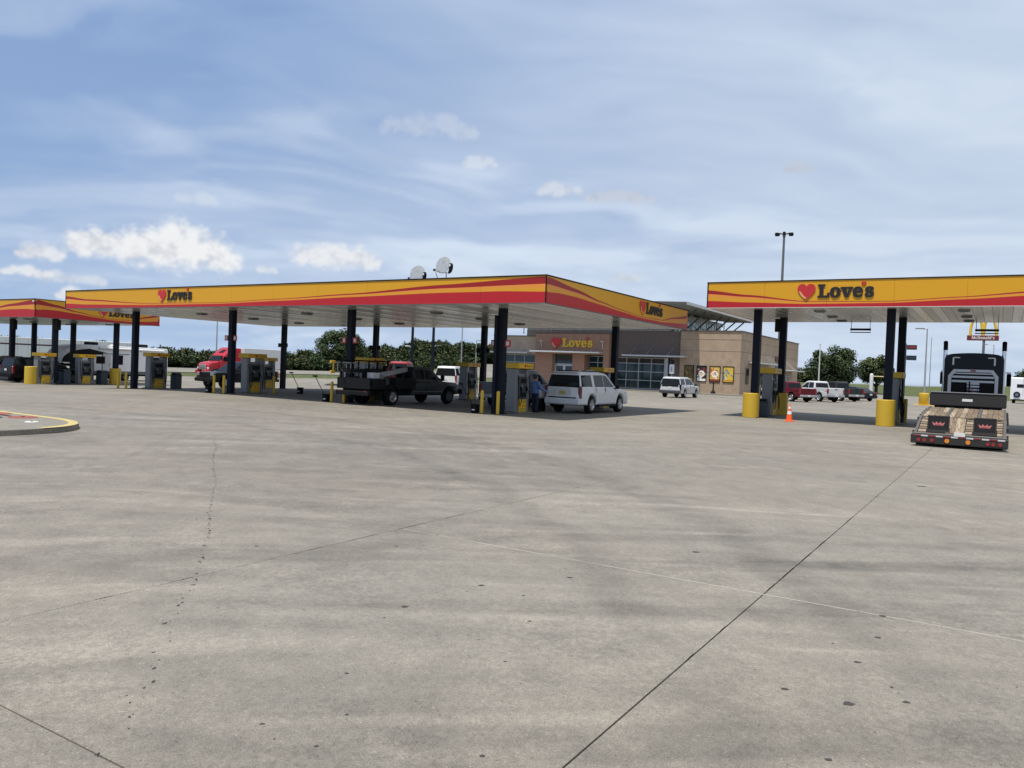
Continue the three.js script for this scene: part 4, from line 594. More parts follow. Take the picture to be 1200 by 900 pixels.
{ // burger sign
  const t = thing('pole_sign', 'tall pole sign with yellow arches above a red and white name bar', 'sign', [-3.2, 0, -170]);
  obj('mast', rod([0.2, -0.1, 0], [0.2, 11.1, 0], 0.22), M.midgrey, t);
  obj('name_board', rb(5.1, 0.95, 0.5, 0, 11.35, 0, 0.06), mat(0.16, 0.02, 0.02, 0.5), t);
  const tg = new TextGeometry("McDonald's", { font: fontSans, size: 0.5, depth: 0.04, curveSegments: 3 }); const b = bound(tg); tg.scale(3.6 / (b.max.x - b.min.x), 1.05, 1); obj('lettering', tg.translate(-1.8, 11.12, 0.255), M.white, t);
  for (const s of [-1, 1]) obj('arch', tube([[s * 2.1 + 0.05, 11.8, 0], [s * 1.85, 14.0, 0], [s * 1.05, 16.0, 0], [s * 0.4, 14.6, 0], [s * 0.02, 11.8, 0]], 0.24, 40, 8), mat(0.75, 0.5, 0.03, 0.45), t);
}
{ // direction signs by the diesel column, clearance bar
  const t = thing('direction_sign', 'pair of small dark red and blue signs on a post beyond the diesel column', 'sign', [-7.7, 0, -92]);
  obj('post', rod([-0.9, 0, 0], [-0.9, 6.4, 0], 0.06), M.dark, t); obj('panel', rb(0.95, 0.5, 0.08, -0.35, 6.0, 0, 0.02), mat(0.05, 0.012, 0.014, 0.5), t); obj('panel_band', rb(0.7, 0.12, 0.012, -0.35, 6.0, 0.045, 0.004, 1), mat(0.3, 0.03, 0.03, 0.5), t); obj('panel', rb(0.95, 0.5, 0.08, -0.35, 4.9, 0, 0.02), mat(0.012, 0.025, 0.04, 0.5), t); obj('bracket', [rod([-0.9, 6.05, 0], [-0.7, 6.05, 0], 0.04), rod([-0.9, 4.9, 0], [-0.7, 4.9, 0], 0.04)], M.dark, t);
  const c = thing('clearance_bar', 'white post with horizontal clearance bar at the far side of the car park', 'barrier', [-19.2, 0, -150]);
  obj('post', lathe([[0, 0], [0.3, 0], [0.3, 3.6], [0.2, 3.8], [0, 3.85]], 18), M.white, c); obj('bar', rod([0, 3.35, 0], [4.2, 3.35, 0], 0.09), mat(0.55, 0.45, 0.25, 0.6), c);
}

// ------------------------------------------------------------------ vehicles (local +x is the nose, +z the right-hand side)
const head = (hx, hz) => Math.atan2(-hz, hx);
function wheel(parent, x, y, z, R, w, side, rimM, dual) {
  const W = part('wheel', parent); W.position.set(x, y, z);
  const ri = R * 0.62, ty = g => g.rotateX(Math.PI / 2);
  obj('tyre', ty(lathe([[ri, -w / 2], [R * 0.9, -w / 2], [R * 0.985, -w * 0.36], [R, -w * 0.2], [R, w * 0.2], [R * 0.985, w * 0.36], [R * 0.9, w / 2], [ri, w / 2]], 26)), M.rubber, W);
  const s = side, f = [ty(lathe([[0, 0], [ri * 0.25, 0.02], [ri * 0.3, -0.03], [ri * 0.9, -0.05], [ri * 0.93, 0.02], [ri * 1.02, 0.03], [ri * 1.02, -0.06]].map(([a, b]) => [a, b + w * 0.42]), 24))];
  for (let i = 0; i < 6; i++) { const a = i * Math.PI / 3; f.push(bx(ri * 0.7, ri * 0.24, 0.03, ri * 0.56, 0, w * 0.41).rotateZ(a)); }
  let g = mergeGeometries(f.map(q => { const n = q.index ? q.toNonIndexed() : q; return n; })); if (s > 0 === false) g = mirrorZ(g);
  obj('rim', g, rimM, W); return W;
}
function lowerBody(top, clear, wheels, W, bev, plan) {
  const s = new THREE.Shape(); s.moveTo(top[0][0], top[0][1]); for (const p of top.slice(1)) s.lineTo(...p);
  for (const [x, R, Ra] of [...wheels].sort((a, b) => b[0] - a[0])) { const a0 = Math.asin((clear - R) / Ra), dx = Ra * Math.cos(a0); s.lineTo(x + dx, clear); s.absarc(x, R, Ra, a0, Math.PI - a0, false); }
  s.closePath();
  const g = extr(s, W, bev, 3, 12), xs = top.map(p => p[0]), a = Math.min(...xs), b = Math.max(...xs), L = b - a, m = (a + b) / 2;
  warp(g, (x, y, z) => { const e = Math.max(0, (Math.abs(x - m) / (L / 2) - 0.72) / 0.28), k = 1 - plan * e * e - 0.05 * Math.max(0, y - 0.7) * 0.6; return [x, y, z * k]; });
  return toCreasedNormals(g, 0.7);
}
function house(pts, yb, yt, wb, wt, bev = 0.05) { const g = extr(poly(pts), wb, bev, 3, 6); warp(g, (x, y, z) => [x, y, z * mix(1, wt / wb, Math.min(1, Math.max(0, (y - yb) / (yt - yb))))]); return toCreasedNormals(g, 0.6); }
function sidePane(pts, s, yb, yt, wb, wt, off = 0.006) { const g = extr(poly(pts), 0.02, 0.004, 1); warp(g, (x, y, z) => [x, y, z + mix(wb, wt, (y - yb) / (yt - yb)) / 2 + off - 0.006]); return s > 0 ? g : mirrorZ(g); }
function crossPane(p0, p1, h0, h1, off = 0.008, th = 0.02) { // across the car from p0 (low) to p1 (high), outward by off
  const dx = p1[0] - p0[0], dy = p1[1] - p0[1], l = Math.hypot(dx, dy), nx = (p0[2] ?? 1) * dy / l, ny = -(p0[2] ?? 1) * dx / l, a = [p0[0] + nx * off, p0[1] + ny * off], b = [p1[0] + nx * off, p1[1] + ny * off], c = [a[0] - nx * th, a[1] - ny * th], d = [b[0] - nx * th, b[1] - ny * th];
  return hex8([[...a, -h0], [...a, h0], [...b, h1], [...b, -h1], [...c, -h0], [...c, h0], [...d, h1], [...d, -h1]]);
}
function car(name, label, cat, pos, dir, o) {
  const t = thing(name, label, cat, pos, head(...dir));
  const wl = [[o.xr, o.R, o.R * 1.17], [o.xf, o.R, o.R * 1.17]];
  obj('body', lowerBody(o.top, o.clear, wl, o.W, o.bev ?? 0.09, o.plan ?? 0.1), o.paint, t);
  obj('underbody', rb(o.xf - o.xr + o.R * 3.1, 0.4, o.W * 0.72, (o.xf + o.xr) / 2, o.clear + 0.16, 0, 0.05), M.black, t);
  const [yb, yt, wb, wt] = o.gh;
  obj('cabin', house(o.cabin, yb, yt, wb, wt), o.cabinPaint || o.paint, t);
  for (const s of [-1, 1]) {
    for (const w of o.win) obj('side_window', sidePane(w, s, yb, yt, wb, wt), M.glass, t);
    for (const x of [o.xr, o.xf]) wheel(t, x, o.R, s * (o.W / 2 - o.tw / 2 - 0.03), o.R, o.tw, s, o.rim || M.alloy);
    obj('tail_light', rb(...o.tailBox.slice(0, 3), o.tailBox[3], o.tailBox[4], s * o.tailBox[5], 0.03), o.tailM || M.tail, t);
    obj('headlight', rb(...o.headBox.slice(0, 3), o.headBox[3], o.headBox[4], s * o.headBox[5], 0.04), o.headM || M.lamp, t);
    const mz = s * (o.W / 2 + 0.12); obj('mirror', [rb(0.1, 0.18, 0.19, o.mirror[0], o.mirror[1], mz, 0.04), rb(0.06, 0.06, 0.2, o.mirror[0], o.mirror[1] - 0.06, mz - s * 0.14, 0.02, 1)], o.mirrorM || o.paint, t);
    for (const [a, b, c] of o.doors || []) { const d = obj('door_seam', [bx(0.012, c, 0.012, a, o.clear + 0.12 + c / 2, s * (o.W / 2 - 0.012)), bx(0.012, c, 0.012, b, o.clear + 0.12 + c / 2, s * (o.W / 2 - 0.012))], M.dark, t); obj('door_handle', rb(0.2, 0.035, 0.04, a + 0.16, o.clear + 0.12 + c - 0.14, s * (o.W / 2 + 0.012), 0.012, 1), o.handleM || o.paint, d); }
  }
  obj('rear_window', crossPane([...o.rearG[0], -1], o.rearG[1], ...o.rearG[2]), M.glass, t);
  obj('windscreen', crossPane([...o.frontG[0], 1], o.frontG[1], ...o.frontG[2]), M.glass, t);
  obj('rear_bumper', rb(...o.rb), o.bumpM || o.paint, t); obj('front_bumper', rb(...o.fb), o.bumpM || o.paint, t);
  obj('grille', rb(0.06, o.grille[0], o.grille[1], o.grille[2], o.grille[3], 0, 0.03), M.dark, t);
  obj('licence_plate', rb(0.015, 0.15, 0.31, o.plate[0], o.plate[1], 0, 0.006, 1), o.plateM || M.plate, t);
  return t;
}
const suvSpec = (p) => ({
  W: 2.04, R: 0.41, tw: 0.27, xr: -1.6, xf: 1.72, clear: 0.4, paint: p, plan: 0.09, bev: 0.1,
  top: [[-2.82, 0.4], [-2.88, 0.6], [-2.86, 0.8], [-2.8, 1.18], [1.2, 1.2], [1.4, 1.17], [2.4, 1.09], [2.72, 1.0], [2.85, 0.8], [2.85, 0.5], [2.75, 0.4]],
  cabin: [[-2.8, 1.1], [-2.62, 1.80], [-2.48, 1.9], [-0.6, 1.93], [0.15, 1.87], [0.4, 1.8], [1.35, 1.12]], gh: [1.15, 1.9, 1.9, 1.5],
  win: [[[-2.68, 1.24], [-2.56, 1.75], [-1.5, 1.77], [-1.5, 1.24]], [[-1.22, 1.24], [-1.22, 1.77], [-0.2, 1.79], [-0.2, 1.24]], [[-0.14, 1.24], [-0.14, 1.79], [0.14, 1.77], [0.3, 1.73], [0.98, 1.24]]],
  rearG: [[-2.774, 1.2], [-2.633, 1.75], [0.88, 0.75]], frontG: [[1.28, 1.19], [0.42, 1.79], [0.86, 0.72]],
  tailBox: [0.14, 0.55, 0.17, -2.77, 0.98, 0.91], headBox: [0.2, 0.2, 0.4, 2.7, 0.9, 0.72], mirror: [0.95, 1.24],
  rb: [0.24, 0.3, 1.92, -2.82, 0.56, 0, 0.08], fb: [0.2, 0.3, 1.6, 2.78, 0.55, 0, 0.08], grille: [0.32, 1.0, 2.83, 0.86], plate: [-2.865, 0.95],
  doors: [[-1.25, -0.2, 0.72], [-0.17, 1.1, 0.72]],
});
{
  const t = car('white_suv', 'large white SUV at the pump under the middle canopy with yellow rear plate', 'SUV', [-17.85, 0, -36.3], [0, -1], { ...suvSpec(paint(0.72, 0.73, 0.75)), plateM: mat(0.45, 0.4, 0.1, 0.5), bumpM: paint(0.66, 0.67, 0.69), mirrorM: M.dark, tailM: new THREE.MeshPhysicalMaterial({ color: rgb(0.16, 0.05, 0.06), roughness: 0.15, clearcoat: 1 }) });
  t.scale.y = 1.06; obj('plate_recess', rb(0.02, 0.34, 0.9, -2.85, 0.97, 0, 0.01, 1), M.offwhite, t); obj('step_pad', rb(0.1, 0.05, 1.5, -2.86, 0.73, 0, 0.02), M.dark, t);
  obj('roof_rail', [-1, 1].map(s => rod([-2.2, 1.95, s * 0.66], [0, 1.95, s * 0.66], 0.025)), M.dark, t);
  obj('antenna_dome', new THREE.SphereGeometry(0.36, 20, 10, 0, 6.3, 0, 1.5).scale(1, 0.38, 1).translate(-0.2, 1.885, 0.1), M.white, t); obj('running_board', [-1, 1].map(s => rb(2.1, 0.06, 0.16, 0.05, 0.36, s * 1.0, 0.02)), M.dark, t);
  obj('spoiler', rb(0.24, 0.04, 1.35, -2.55, 1.885, 0, 0.015), paint(0.72, 0.73, 0.75), t);
}
{
  const c = car('silver_suv', 'silver SUV with white roof strip parked by the shop window', 'SUV', [-25.9, 0, -72.2], [0.02, -1], { ...suvSpec(paint(0.5, 0.51, 0.52)), mirrorM: M.dark, tailM: M.dark, bumpM: mat(0.06, 0.06, 0.065, 0.5) });
  c.scale.set(0.9, 1.0, 1.08); obj('light_bar', rb(0.05, 0.16, 1.5, -2.83, 1.12, 0, 0.02), M.dark, c); obj('roof_panel', rb(2.4, 0.03, 1.25, -1.1, 1.92, 0, 0.01), M.white, c);
}
const pickSpec = (p, bed = 1) => ({
  W: 2.03, R: 0.42, tw: 0.27, xr: -1.75, xf: 1.92, clear: 0.45, paint: p, plan: 0.08, bev: 0.09,
  top: [[-2.95, 0.5], [-2.97, 0.8], [-2.94, 1.02], [-0.95, 1.02], [-0.9, 1.2], [1.15, 1.22], [1.35, 1.2], [2.55, 1.14], [2.86, 1.04], [2.95, 0.8], [2.95, 0.55], [2.85, 0.45]],
  cabin: [[-1.0, 1.15], [-0.95, 1.5], [-0.85, 1.86], [-0.7, 1.93], [0.1, 1.94], [0.4, 1.86], [1.32, 1.17]], gh: [1.2, 1.93, 1.88, 1.52],
  win: [[[-0.86, 1.28], [-0.78, 1.78], [-0.12, 1.81], [-0.12, 1.28]], [[-0.05, 1.28], [-0.05, 1.81], [0.3, 1.76], [1.0, 1.28]]],
  rearG: [[-0.98, 1.28], [-0.9, 1.76], [0.78, 0.68]], frontG: [[1.24, 1.24], [0.42, 1.84], [0.85, 0.72]],
  tailBox: [0.14, 0.42, 0.16, -2.92, 1.02, 0.91], headBox: [0.22, 0.24, 0.36, 2.82, 0.98, 0.76], mirror: [0.98, 1.32],
  rb: [0.2, 0.22, 1.9, -3.0, 0.6, 0, 0.05], fb: [0.24, 0.26, 1.96, 2.95, 0.6, 0, 0.07], grille: [0.4, 1.15, 2.93, 0.92], plate: [-3.11, 0.62], doors: [[-0.9, -0.1, 0.74], [-0.07, 1.1, 0.74]],
});
function pickup(name, label, pos, dir, p, extra = {}) {
  const t = car(name, label, 'pickup', pos, dir, { ...pickSpec(p), bumpM: M.steel, ...extra });
  for (const s of [-1, 1]) obj('bed_side', rb(2.0, 0.34, 0.12, -1.96, 1.15, s * 0.9, 0.04), p, t);
  const tg = obj('tailgate', rb(0.1, 0.52, 1.62, -2.94, 1.05, 0, 0.03), p, t); obj('gate_handle', rb(0.02, 0.07, 0.26, -2.995, 1.2, 0, 0.008, 1), M.dark, tg);
  obj('bed_floor', rb(1.9, 0.04, 1.66, -1.93, 1.035, 0, 0.01, 1), M.black, t);
  return t;
}
pickup('pickup_truck', 'dark charcoal pickup facing out beside the left end pump island', [-51.6, gy(-51.6), -41.9], [0, 1], paint(0.014, 0.018, 0.02), { bumpM: M.dark, headM: M.grey }).scale.setScalar(1.07);
{ const t = pickup('pickup_truck', 'grey pickup at the pump showing its tailgate beside the column', [-22.25, 0, -37.2], [0, -1], paint(0.17, 0.18, 0.19)); for (const s of [-1, 1]) obj('reverse_lamp', rb(0.03, 0.08, 0.1, -3.11, 0.55, s * 0.55, 0.01, 1), M.lamp, t); }
pickup('pickup_truck', 'dark red pickup parked by the shop side awning', [-17.9, 0, -80.8], [-0.78, -0.62], paint(0.12, 0.008, 0.016));
pickup('pickup_truck', 'white crew cab pickup parked beside the dark red pickup', [-16.4, 0, -86.6], [-0.76, -0.65], paint(0.62, 0.62, 0.61)).scale.set(1.05, 1.08, 1.05);
pickup('pickup_truck', 'charcoal pickup parked between the white pickup and dark saloon', [-15.6, 0, -94.2], [-0.76, -0.65], paint(0.03, 0.032, 0.036)).scale.set(1.05, 1.1, 1.05);
car('white_suv', 'white SUV roof showing behind the charcoal parked pickup', 'SUV', [-18.2, 0, -103], [-0.76, -0.65], suvSpec(paint(0.6, 0.61, 0.62)));
car('black_suv', 'black SUV with white plate under the small canopy, tail to the lot', 'SUV', [-63.2, gy(-63.2), -33.0], [0, -1], { ...suvSpec(paint(0.008, 0.008, 0.01)), rim: M.midgrey, bumpM: M.black });
pickup('pickup_truck', 'black pickup hitched to the caravan under the small canopy', [-69.2, gy(-69.2), -33.2], [0, 1], paint(0.008, 0.009, 0.011), { bumpM: M.black });
car('red_suv', 'red SUV whose roof shows above the work truck ladder rack', 'SUV', [-45.6, gy(-45.6), -55.0], [-0.5, -0.86], suvSpec(paint(0.28, 0.012, 0.016))).scale.set(1, 1.28, 1);
car('white_wagon', 'white boxy wagon seen past the work truck bonnet', 'SUV', [-38.2, 0, -52.5], [-0.35, -0.94], suvSpec(paint(0.66, 0.67, 0.68))).scale.set(0.85, 1.08, 0.95);
const saloon = (p) => ({
  W: 1.84, R: 0.33, tw: 0.22, xr: -1.4, xf: 1.42, clear: 0.28, paint: p, plan: 0.14, bev: 0.1,
  top: [[-2.35, 0.32], [-2.42, 0.55], [-2.38, 0.85], [-2.2, 1.0], [-1.6, 1.03], [0.9, 0.98], [1.2, 0.94], [2.1, 0.78], [2.36, 0.6], [2.36, 0.4], [2.25, 0.28]],
  cabin: [[-1.85, 0.98], [-1.15, 1.36], [-0.85, 1.43], [0, 1.44], [0.3, 1.38], [1.2, 0.92]], gh: [0.98, 1.43, 1.66, 1.22],
  win: [[[-1.35, 1.06], [-1.0, 1.31], [-0.3, 1.36], [-0.3, 1.05]], [[-0.24, 1.05], [-0.24, 1.36], [0.18, 1.33], [0.8, 1.03]]],
  rearG: [[-1.78, 1.03], [-1.12, 1.36], [0.72, 0.58]], frontG: [[1.1, 0.99], [0.32, 1.37], [0.74, 0.6]],
  tailBox: [0.16, 0.16, 0.4, -2.3, 0.84, 0.66], headBox: [0.3, 0.16, 0.34, 2.18, 0.66, 0.62], mirror: [0.72, 1.03],
  rb: [0.16, 0.3, 1.7, -2.38, 0.5, 0, 0.07], fb: [0.16, 0.26, 1.66, 2.32, 0.46, 0, 0.07], grille: [0.16, 0.8, 2.37, 0.58], plate: [-2.44, 0.7], doors: [[-1.2, -0.27, 0.55], [-0.25, 0.85, 0.55]],
});
car('saloon_car', 'black saloon car with red tail lights beside the charcoal pickup', 'car', [-14.6, 0, -100.2], [-0.76, -0.65], saloon(paint(0.01, 0.011, 0.016))).scale.setScalar(1.1);
car('saloon_car', 'dark blue car with silver wheels at the far side by the clearance bar', 'car', [-22.4, 0, -147], [-0.96, -0.25], saloon(paint(0.012, 0.016, 0.04)));

{ // the work truck: crew cab in front, dark service bed behind
  const p = paint(0.055, 0.06, 0.062, 0.35), bed = M.dark, t = thing('work_truck', 'dark crew cab work truck with service bed, crane boom and ladders at the pumps', 'work truck', [-26.45, 0, -32.2], head(0, -1)); t.scale.y = 0.93;
  obj('cab', lowerBody([[-0.55, 0.55], [-0.58, 1.32], [1.75, 1.34], [1.95, 1.3], [3.05, 1.24], [3.35, 1.12], [3.42, 0.9], [3.42, 0.6], [3.3, 0.55]], 0.55, [[2.4, 0.44, 0.53]], 2.05, 0.09, 0.07), p, t);
  obj('underbody', rb(7.0, 0.35, 1.2, 0, 0.66, 0, 0.04), M.black, t);
  obj('cab_roof', house([[-0.55, 1.28], [-0.5, 1.98], [-0.35, 2.08], [0.75, 2.09], [1.05, 2.0], [1.95, 1.28]], 1.3, 2.08, 1.9, 1.56), p, t);
  for (const s of [-1, 1]) {
    for (const w of [[[-0.4, 1.4], [-0.36, 1.92], [0.35, 1.95], [0.35, 1.4]], [[0.44, 1.4], [0.44, 1.95], [0.9, 1.9], [1.6, 1.4]]]) obj('side_window', sidePane(w, s, 1.3, 2.08, 1.9, 1.56), M.glass, t);
    for (const x of [-0.5, 0.4]) { const d = obj('door_seam', bx(0.012, 0.68, 0.012, x + 0.0, 1.0, s * 1.015), M.black, t); obj('door_handle', rb(0.2, 0.04, 0.04, x + 0.18, 1.24, s * 1.03, 0.012, 1), M.dark, d); }
    obj('body_stripe', rb(2.4, 0.03, 0.012, 0.6, 0.72, s * 1.025, 0.004, 1), M.steel, t);
    obj('mirror', [rb(0.12, 0.32, 0.22, 1.55, 1.5, s * 1.18, 0.04), rb(0.06, 0.06, 0.2, 1.55, 1.42, s * 1.02, 0.02, 1)], M.black, t);
    obj('headlight', rb(0.2, 0.24, 0.34, 3.32, 1.02, s * 0.76, 0.04), M.lamp, t);
    wheel(t, 2.4, 0.44, s * 0.9, 0.44, 0.28, s, M.midgrey); wheel(t, -2.35, 0.44, s * 0.92, 0.44, 0.42, s, M.alloy);
    obj('tool_box', rb(1.5, 0.62, 0.42, -1.3, 1.16, s * 0.85, 0.03), bed, t); obj('tool_box', rb(0.95, 0.5, 0.42, -3.3, 1.14, s * 0.85, 0.03), bed, t);
    obj('fender', extr((() => { const q = new THREE.Shape(); q.absarc(0, 0, 0.62, 0.1, Math.PI - 0.1, false); q.absarc(0, 0, 0.55, Math.PI - 0.1, 0.1, true); return q; })(), 0.5, 0, 1, 14).translate(-2.35, 0.46, s * 0.88), bed, t);
    obj('tail_light', rb(0.05, 0.08, 0.16, -4.075, 0.72, s * 0.85, 0.02, 1), mat(0.12, 0.01, 0.012, 0.3), t);
  }
  obj('windscreen', crossPane([1.9, 1.36, 1], [1.06, 2.0], 0.86, 0.74), M.glass, t);
  obj('front_bumper', rb(0.3, 0.3, 2.1, 3.5, 0.72, 0, 0.06), M.black, t);
  obj('bed_floor', rb(3.4, 0.14, 2.15, -2.3, 0.92, 0, 0.03), bed, t); obj('bed_frame', rb(3.2, 0.34, 1.5, -2.3, 0.67, 0, 0.03), M.black, t); for (const s of [-1, 1]) obj('mud_flap', rb(0.02, 0.5, 0.5, -3.15, 0.5, s * 0.85, 0.008, 1), M.black, t); obj('hitch', rb(0.5, 0.1, 0.1, -4.2, 0.5, 0, 0.02), M.black, t); obj('rear_bumper', rb(0.22, 0.24, 2.1, -3.98, 0.62, 0, 0.04), bed, t); obj('tail_board', rb(0.1, 0.58, 2.1, -3.96, 1.12, 0, 0.03), bed, t);
  obj('headboard', [rb(0.1, 0.95, 2.0, -0.72, 1.5, 0, 0.03), rb(0.12, 0.12, 2.0, -0.72, 2.02, 0, 0.03)], bed, t);
  obj('crane_boom', [rb(2.3, 0.24, 0.26, -1.55, 1.78, 0.55, 0.03, 2, 0, 0.17), rb(0.34, 0.4, 0.34, -0.55, 1.9, 0.55, 0.05)], mat(0.34, 0.35, 0.34, 0.5), t); obj('crane_post', rod([-0.95, 0.95, 0.55], [-0.95, 1.9, 0.55], 0.13), bed, t); obj('winch', cyl(0.13, 0.13, 0.34, 0, -0.17, 0, 14).rotateX(Math.PI / 2).translate(-2.75, 1.45, 0.55), M.grey, t);
  obj('welder', rb(0.8, 0.5, 0.6, -2.1, 1.4, -0.2, 0.05), M.midgrey, t); obj('gas_bottle', lathe([[0, 0], [0.13, 0], [0.13, 0.95], [0.06, 1.1], [0.04, 1.2], [0, 1.2]], 14).translate(-1.1, 0.99, -0.3), mat(0.2, 0.02, 0.02, 0.4), t); obj('gas_bottle', lathe([[0, 0], [0.13, 0], [0.13, 0.95], [0.06, 1.1], [0.04, 1.2], [0, 1.2]], 14).translate(-1.1, 0.99, 0.05), M.grey, t); obj('parts_crate', rb(0.5, 0.3, 0.4, -3.2, 1.55, 0.55, 0.02), M.offwhite, t);
  { const R2 = rng(404), ms = [M.dark, M.midgrey, M.grey, M.black, mat(0.06, 0.05, 0.04, 0.8)]; for (let i = 0; i < 14; i++) { const w = 0.25 + 0.4 * R2(), h = 0.25 + 0.45 * R2(), d = 0.25 + 0.35 * R2(), x = -3.7 + 2.7 * R2(), z = -0.5 + 0.95 * R2(); obj('cargo_box', rb(w, h, d, x, 0.99 + h / 2, z, 0.03, 1, R2() - 0.5), ms[i % 5], t); } for (let i = 0; i < 5; i++) obj('pipe', rod([-3.9 - 0.1 * i, 1.72 + 0.03 * i, -0.75 + 0.05 * i], [-0.85, 1.74 + 0.03 * i, -0.7 + 0.05 * i], 0.03), i % 2 ? M.galv : M.dark, t); obj('hose_reel', [cyl(0.26, 0.26, 0.3, 0, -0.15, 0, 18).rotateX(Math.PI / 2).translate(-3.45, 1.6, 0.2), cyl(0.32, 0.32, 0.03, 0, 0.15, 0, 18).rotateX(Math.PI / 2).translate(-3.45, 1.6, 0.2)], M.black, t); obj('coiled_cable', new THREE.TorusGeometry(0.22, 0.05, 8, 20).translate(-1.9, 1.62, 0.62), mat(0.3, 0.05, 0.02, 0.6), t); }
  const rk = part('ladder_rack', t); for (const x of [-3.8, -2.6, -1.2]) for (const z of [-0.98, -0.3]) obj('upright', rod([x, 1.0, z], [x, 2.3, z], 0.035), M.black, rk); for (const z of [-0.98, -0.3]) obj('rail', rod([-3.9, 2.3, z], [-1.0, 2.3, z], 0.035), M.black, rk);
  const lad = part('ladder', t), al = mat(0.5, 0.5, 0.5, 0.4, 0.6), yl = mat(0.65, 0.4, 0.05, 0.5);
  for (const y of [1.62, 2.12]) obj('stile', rb(3.3, 0.08, 0.04, -2.75, y + 0.05, -1.04, 0.01, 1), al, lad); for (let i = 0; i < 11; i++) obj('rung', rod([-4.3 + i * 0.3, 1.66, -1.04], [-4.3 + i * 0.3, 2.16, -1.04], 0.018), al, lad); for (const y of [1.66, 2.18]) obj('end_cap', rb(0.3, 0.14, 0.1, -4.35, y, -1.04, 0.02), yl, lad); obj('end_cap', rb(0.06, 0.6, 0.07, -4.3, 1.9, -1.04, 0.02), yl, lad);
}
{ // black tractor and wooden deck trailer
  const X = -1.1, blk = paint(0.006, 0.007, 0.012, 0.35), t = thing('truck_tractor', 'black sleeper cab truck tractor with twin exhaust stacks under the diesel canopy', 'truck', [X, 0, -42.2], head(0, -1));
  const sl = extr((() => { const q = new THREE.Shape(); q.moveTo(-1.2, 1.2); q.lineTo(1.2, 1.2); q.lineTo(1.2, 3.3); q.quadraticCurveTo(1.18, 3.52, 0.9, 3.57); q.quadraticCurveTo(0, 3.68, -0.9, 3.57); q.quadraticCurveTo(-1.18, 3.52, -1.2, 3.3); q.closePath(); return q; })(), 1.9, 0.06, 2, 8).rotateY(Math.PI / 2).translate(1.0, 0, 0);
  obj('sleeper', toCreasedNormals(sl, 0.6), blk, t);
  obj('cab', rb(1.5, 1.9, 2.1, 2.7, 2.2, 0, 0.12), blk, t); obj('bonnet', rb(2.2, 1.15, 1.5, 4.5, 1.6, 0, 0.16, 3), blk, t); obj('frame_rail', [rb(8.6, 0.28, 0.1, 1.4, 0.85, 0.45, 0.02), rb(8.6, 0.28, 0.1, 1.4, 0.85, -0.45, 0.02)], M.black, t);
  for (const s of [-1, 1]) {
    const st = obj('exhaust_stack', [rod([0.25, 1.3, s * 1.18], [0.25, 3.75, s * 1.18], 0.09, 0.09, 14)], M.chrome, t); obj('stack_tip', tube([[0.25, 3.74, s * 1.18], [0.25, 3.98, s * 1.18], [0.12, 4.12, s * 1.18]], 0.095, 10, 12), M.black, st);
    obj('mirror', [rb(0.14, 0.62, 0.2, 3.0, 2.45, s * 1.42, 0.05), rb(0.05, 0.05, 0.5, 3.0, 2.8, s * 1.25, 0.02, 1)], M.black, t);
    obj('corner_marker', [rb(0.02, 0.34, 0.07, 0.035, 3.22, s * 0.83, 0.006, 1), rb(0.02, 0.05, 0.28, 0.035, 3.4, s * 0.7, 0.006, 1)], M.offwhite, t);
    for (const x of [-1.9, -0.5, 5.2]) wheel(t, x, 0.52, s * (x > 3 ? 1.03 : 0.92), 0.52, x > 3 ? 0.3 : 0.56, s, M.alloy);
    obj('fuel_tank', cyl(0.33, 0.33, 1.6, 0, 0, 0, 22).rotateZ(Math.PI / 2).translate(2.4, 0.75, s * 0.95), M.chrome, t); obj('window', rb(0.7, 0.6, 0.02, 2.75, 2.7, s * 1.055, 0.01, 1), M.glass, t);
    obj('quarter_fender', rb(1.3, 0.06, 0.62, -0.55, 1.1, s * 0.9, 0.03), M.black, t);
  }
  obj('windscreen', rb(0.04, 0.62, 1.8, 3.44, 2.75, 0, 0.02, 1), M.glass, t); obj('grille', rb(0.08, 1.0, 1.1, 5.62, 1.6, 0, 0.05), M.chrome, t); obj('front_bumper', rb(0.3, 0.36, 2.4, 5.7, 0.62, 0, 0.05), M.chrome, t);
  // headache rack
  const hr = part('headache_rack', t), rm = mat(0.5, 0.51, 0.52, 0.45, 0.3), fx = -0.32;
  const fr = new THREE.Shape(); fr.moveTo(-1.0, 1.35); fr.lineTo(-1.0, 2.55); fr.lineTo(-0.78, 2.85); fr.lineTo(0.78, 2.85); fr.lineTo(1.0, 2.55); fr.lineTo(1.0, 1.35); fr.lineTo(0.86, 1.35); fr.lineTo(0.86, 2.5); fr.lineTo(0.7, 2.72); fr.lineTo(-0.7, 2.72); fr.lineTo(-0.86, 2.5); fr.lineTo(-0.86, 1.35); fr.closePath();
  obj('rack_frame', extr(fr, 0.1, 0.012, 1).rotateY(Math.PI / 2).translate(fx, 0, 0), rm, hr);
  for (const [y, h] of [[1.45, 0.14], [2.3, 0.1], [2.5, 0.1], [2.66, 0.06]]) obj('rack_slat', rb(0.05, h, 1.7, fx, y, 0, 0.01, 1), rm, hr);
  for (const y of [1.62, 1.77, 1.92, 2.07, 2.2]) obj('rack_slat', rb(0.05, 0.09, 0.5, fx, y, 0.02, 0.01, 1), rm, hr);
  for (const s of [-1, 1]) obj('rack_panel', rb(0.04, 0.62, 0.52, fx, 1.86, s * 0.55, 0.01, 1), M.black, hr);
  obj('rack_lamp', rb(0.05, 0.08, 0.22, fx - 0.05, 2.79, 0, 0.02, 1), M.tail, hr); obj('hose_stand', rod([fx - 0.15, 1.25, -0.12], [fx - 0.15, 2.3, -0.12], 0.03), M.black, hr); obj('tool_case', rb(0.25, 0.3, 0.36, fx - 0.2, 1.55, 0.62, 0.02), M.midgrey, hr);
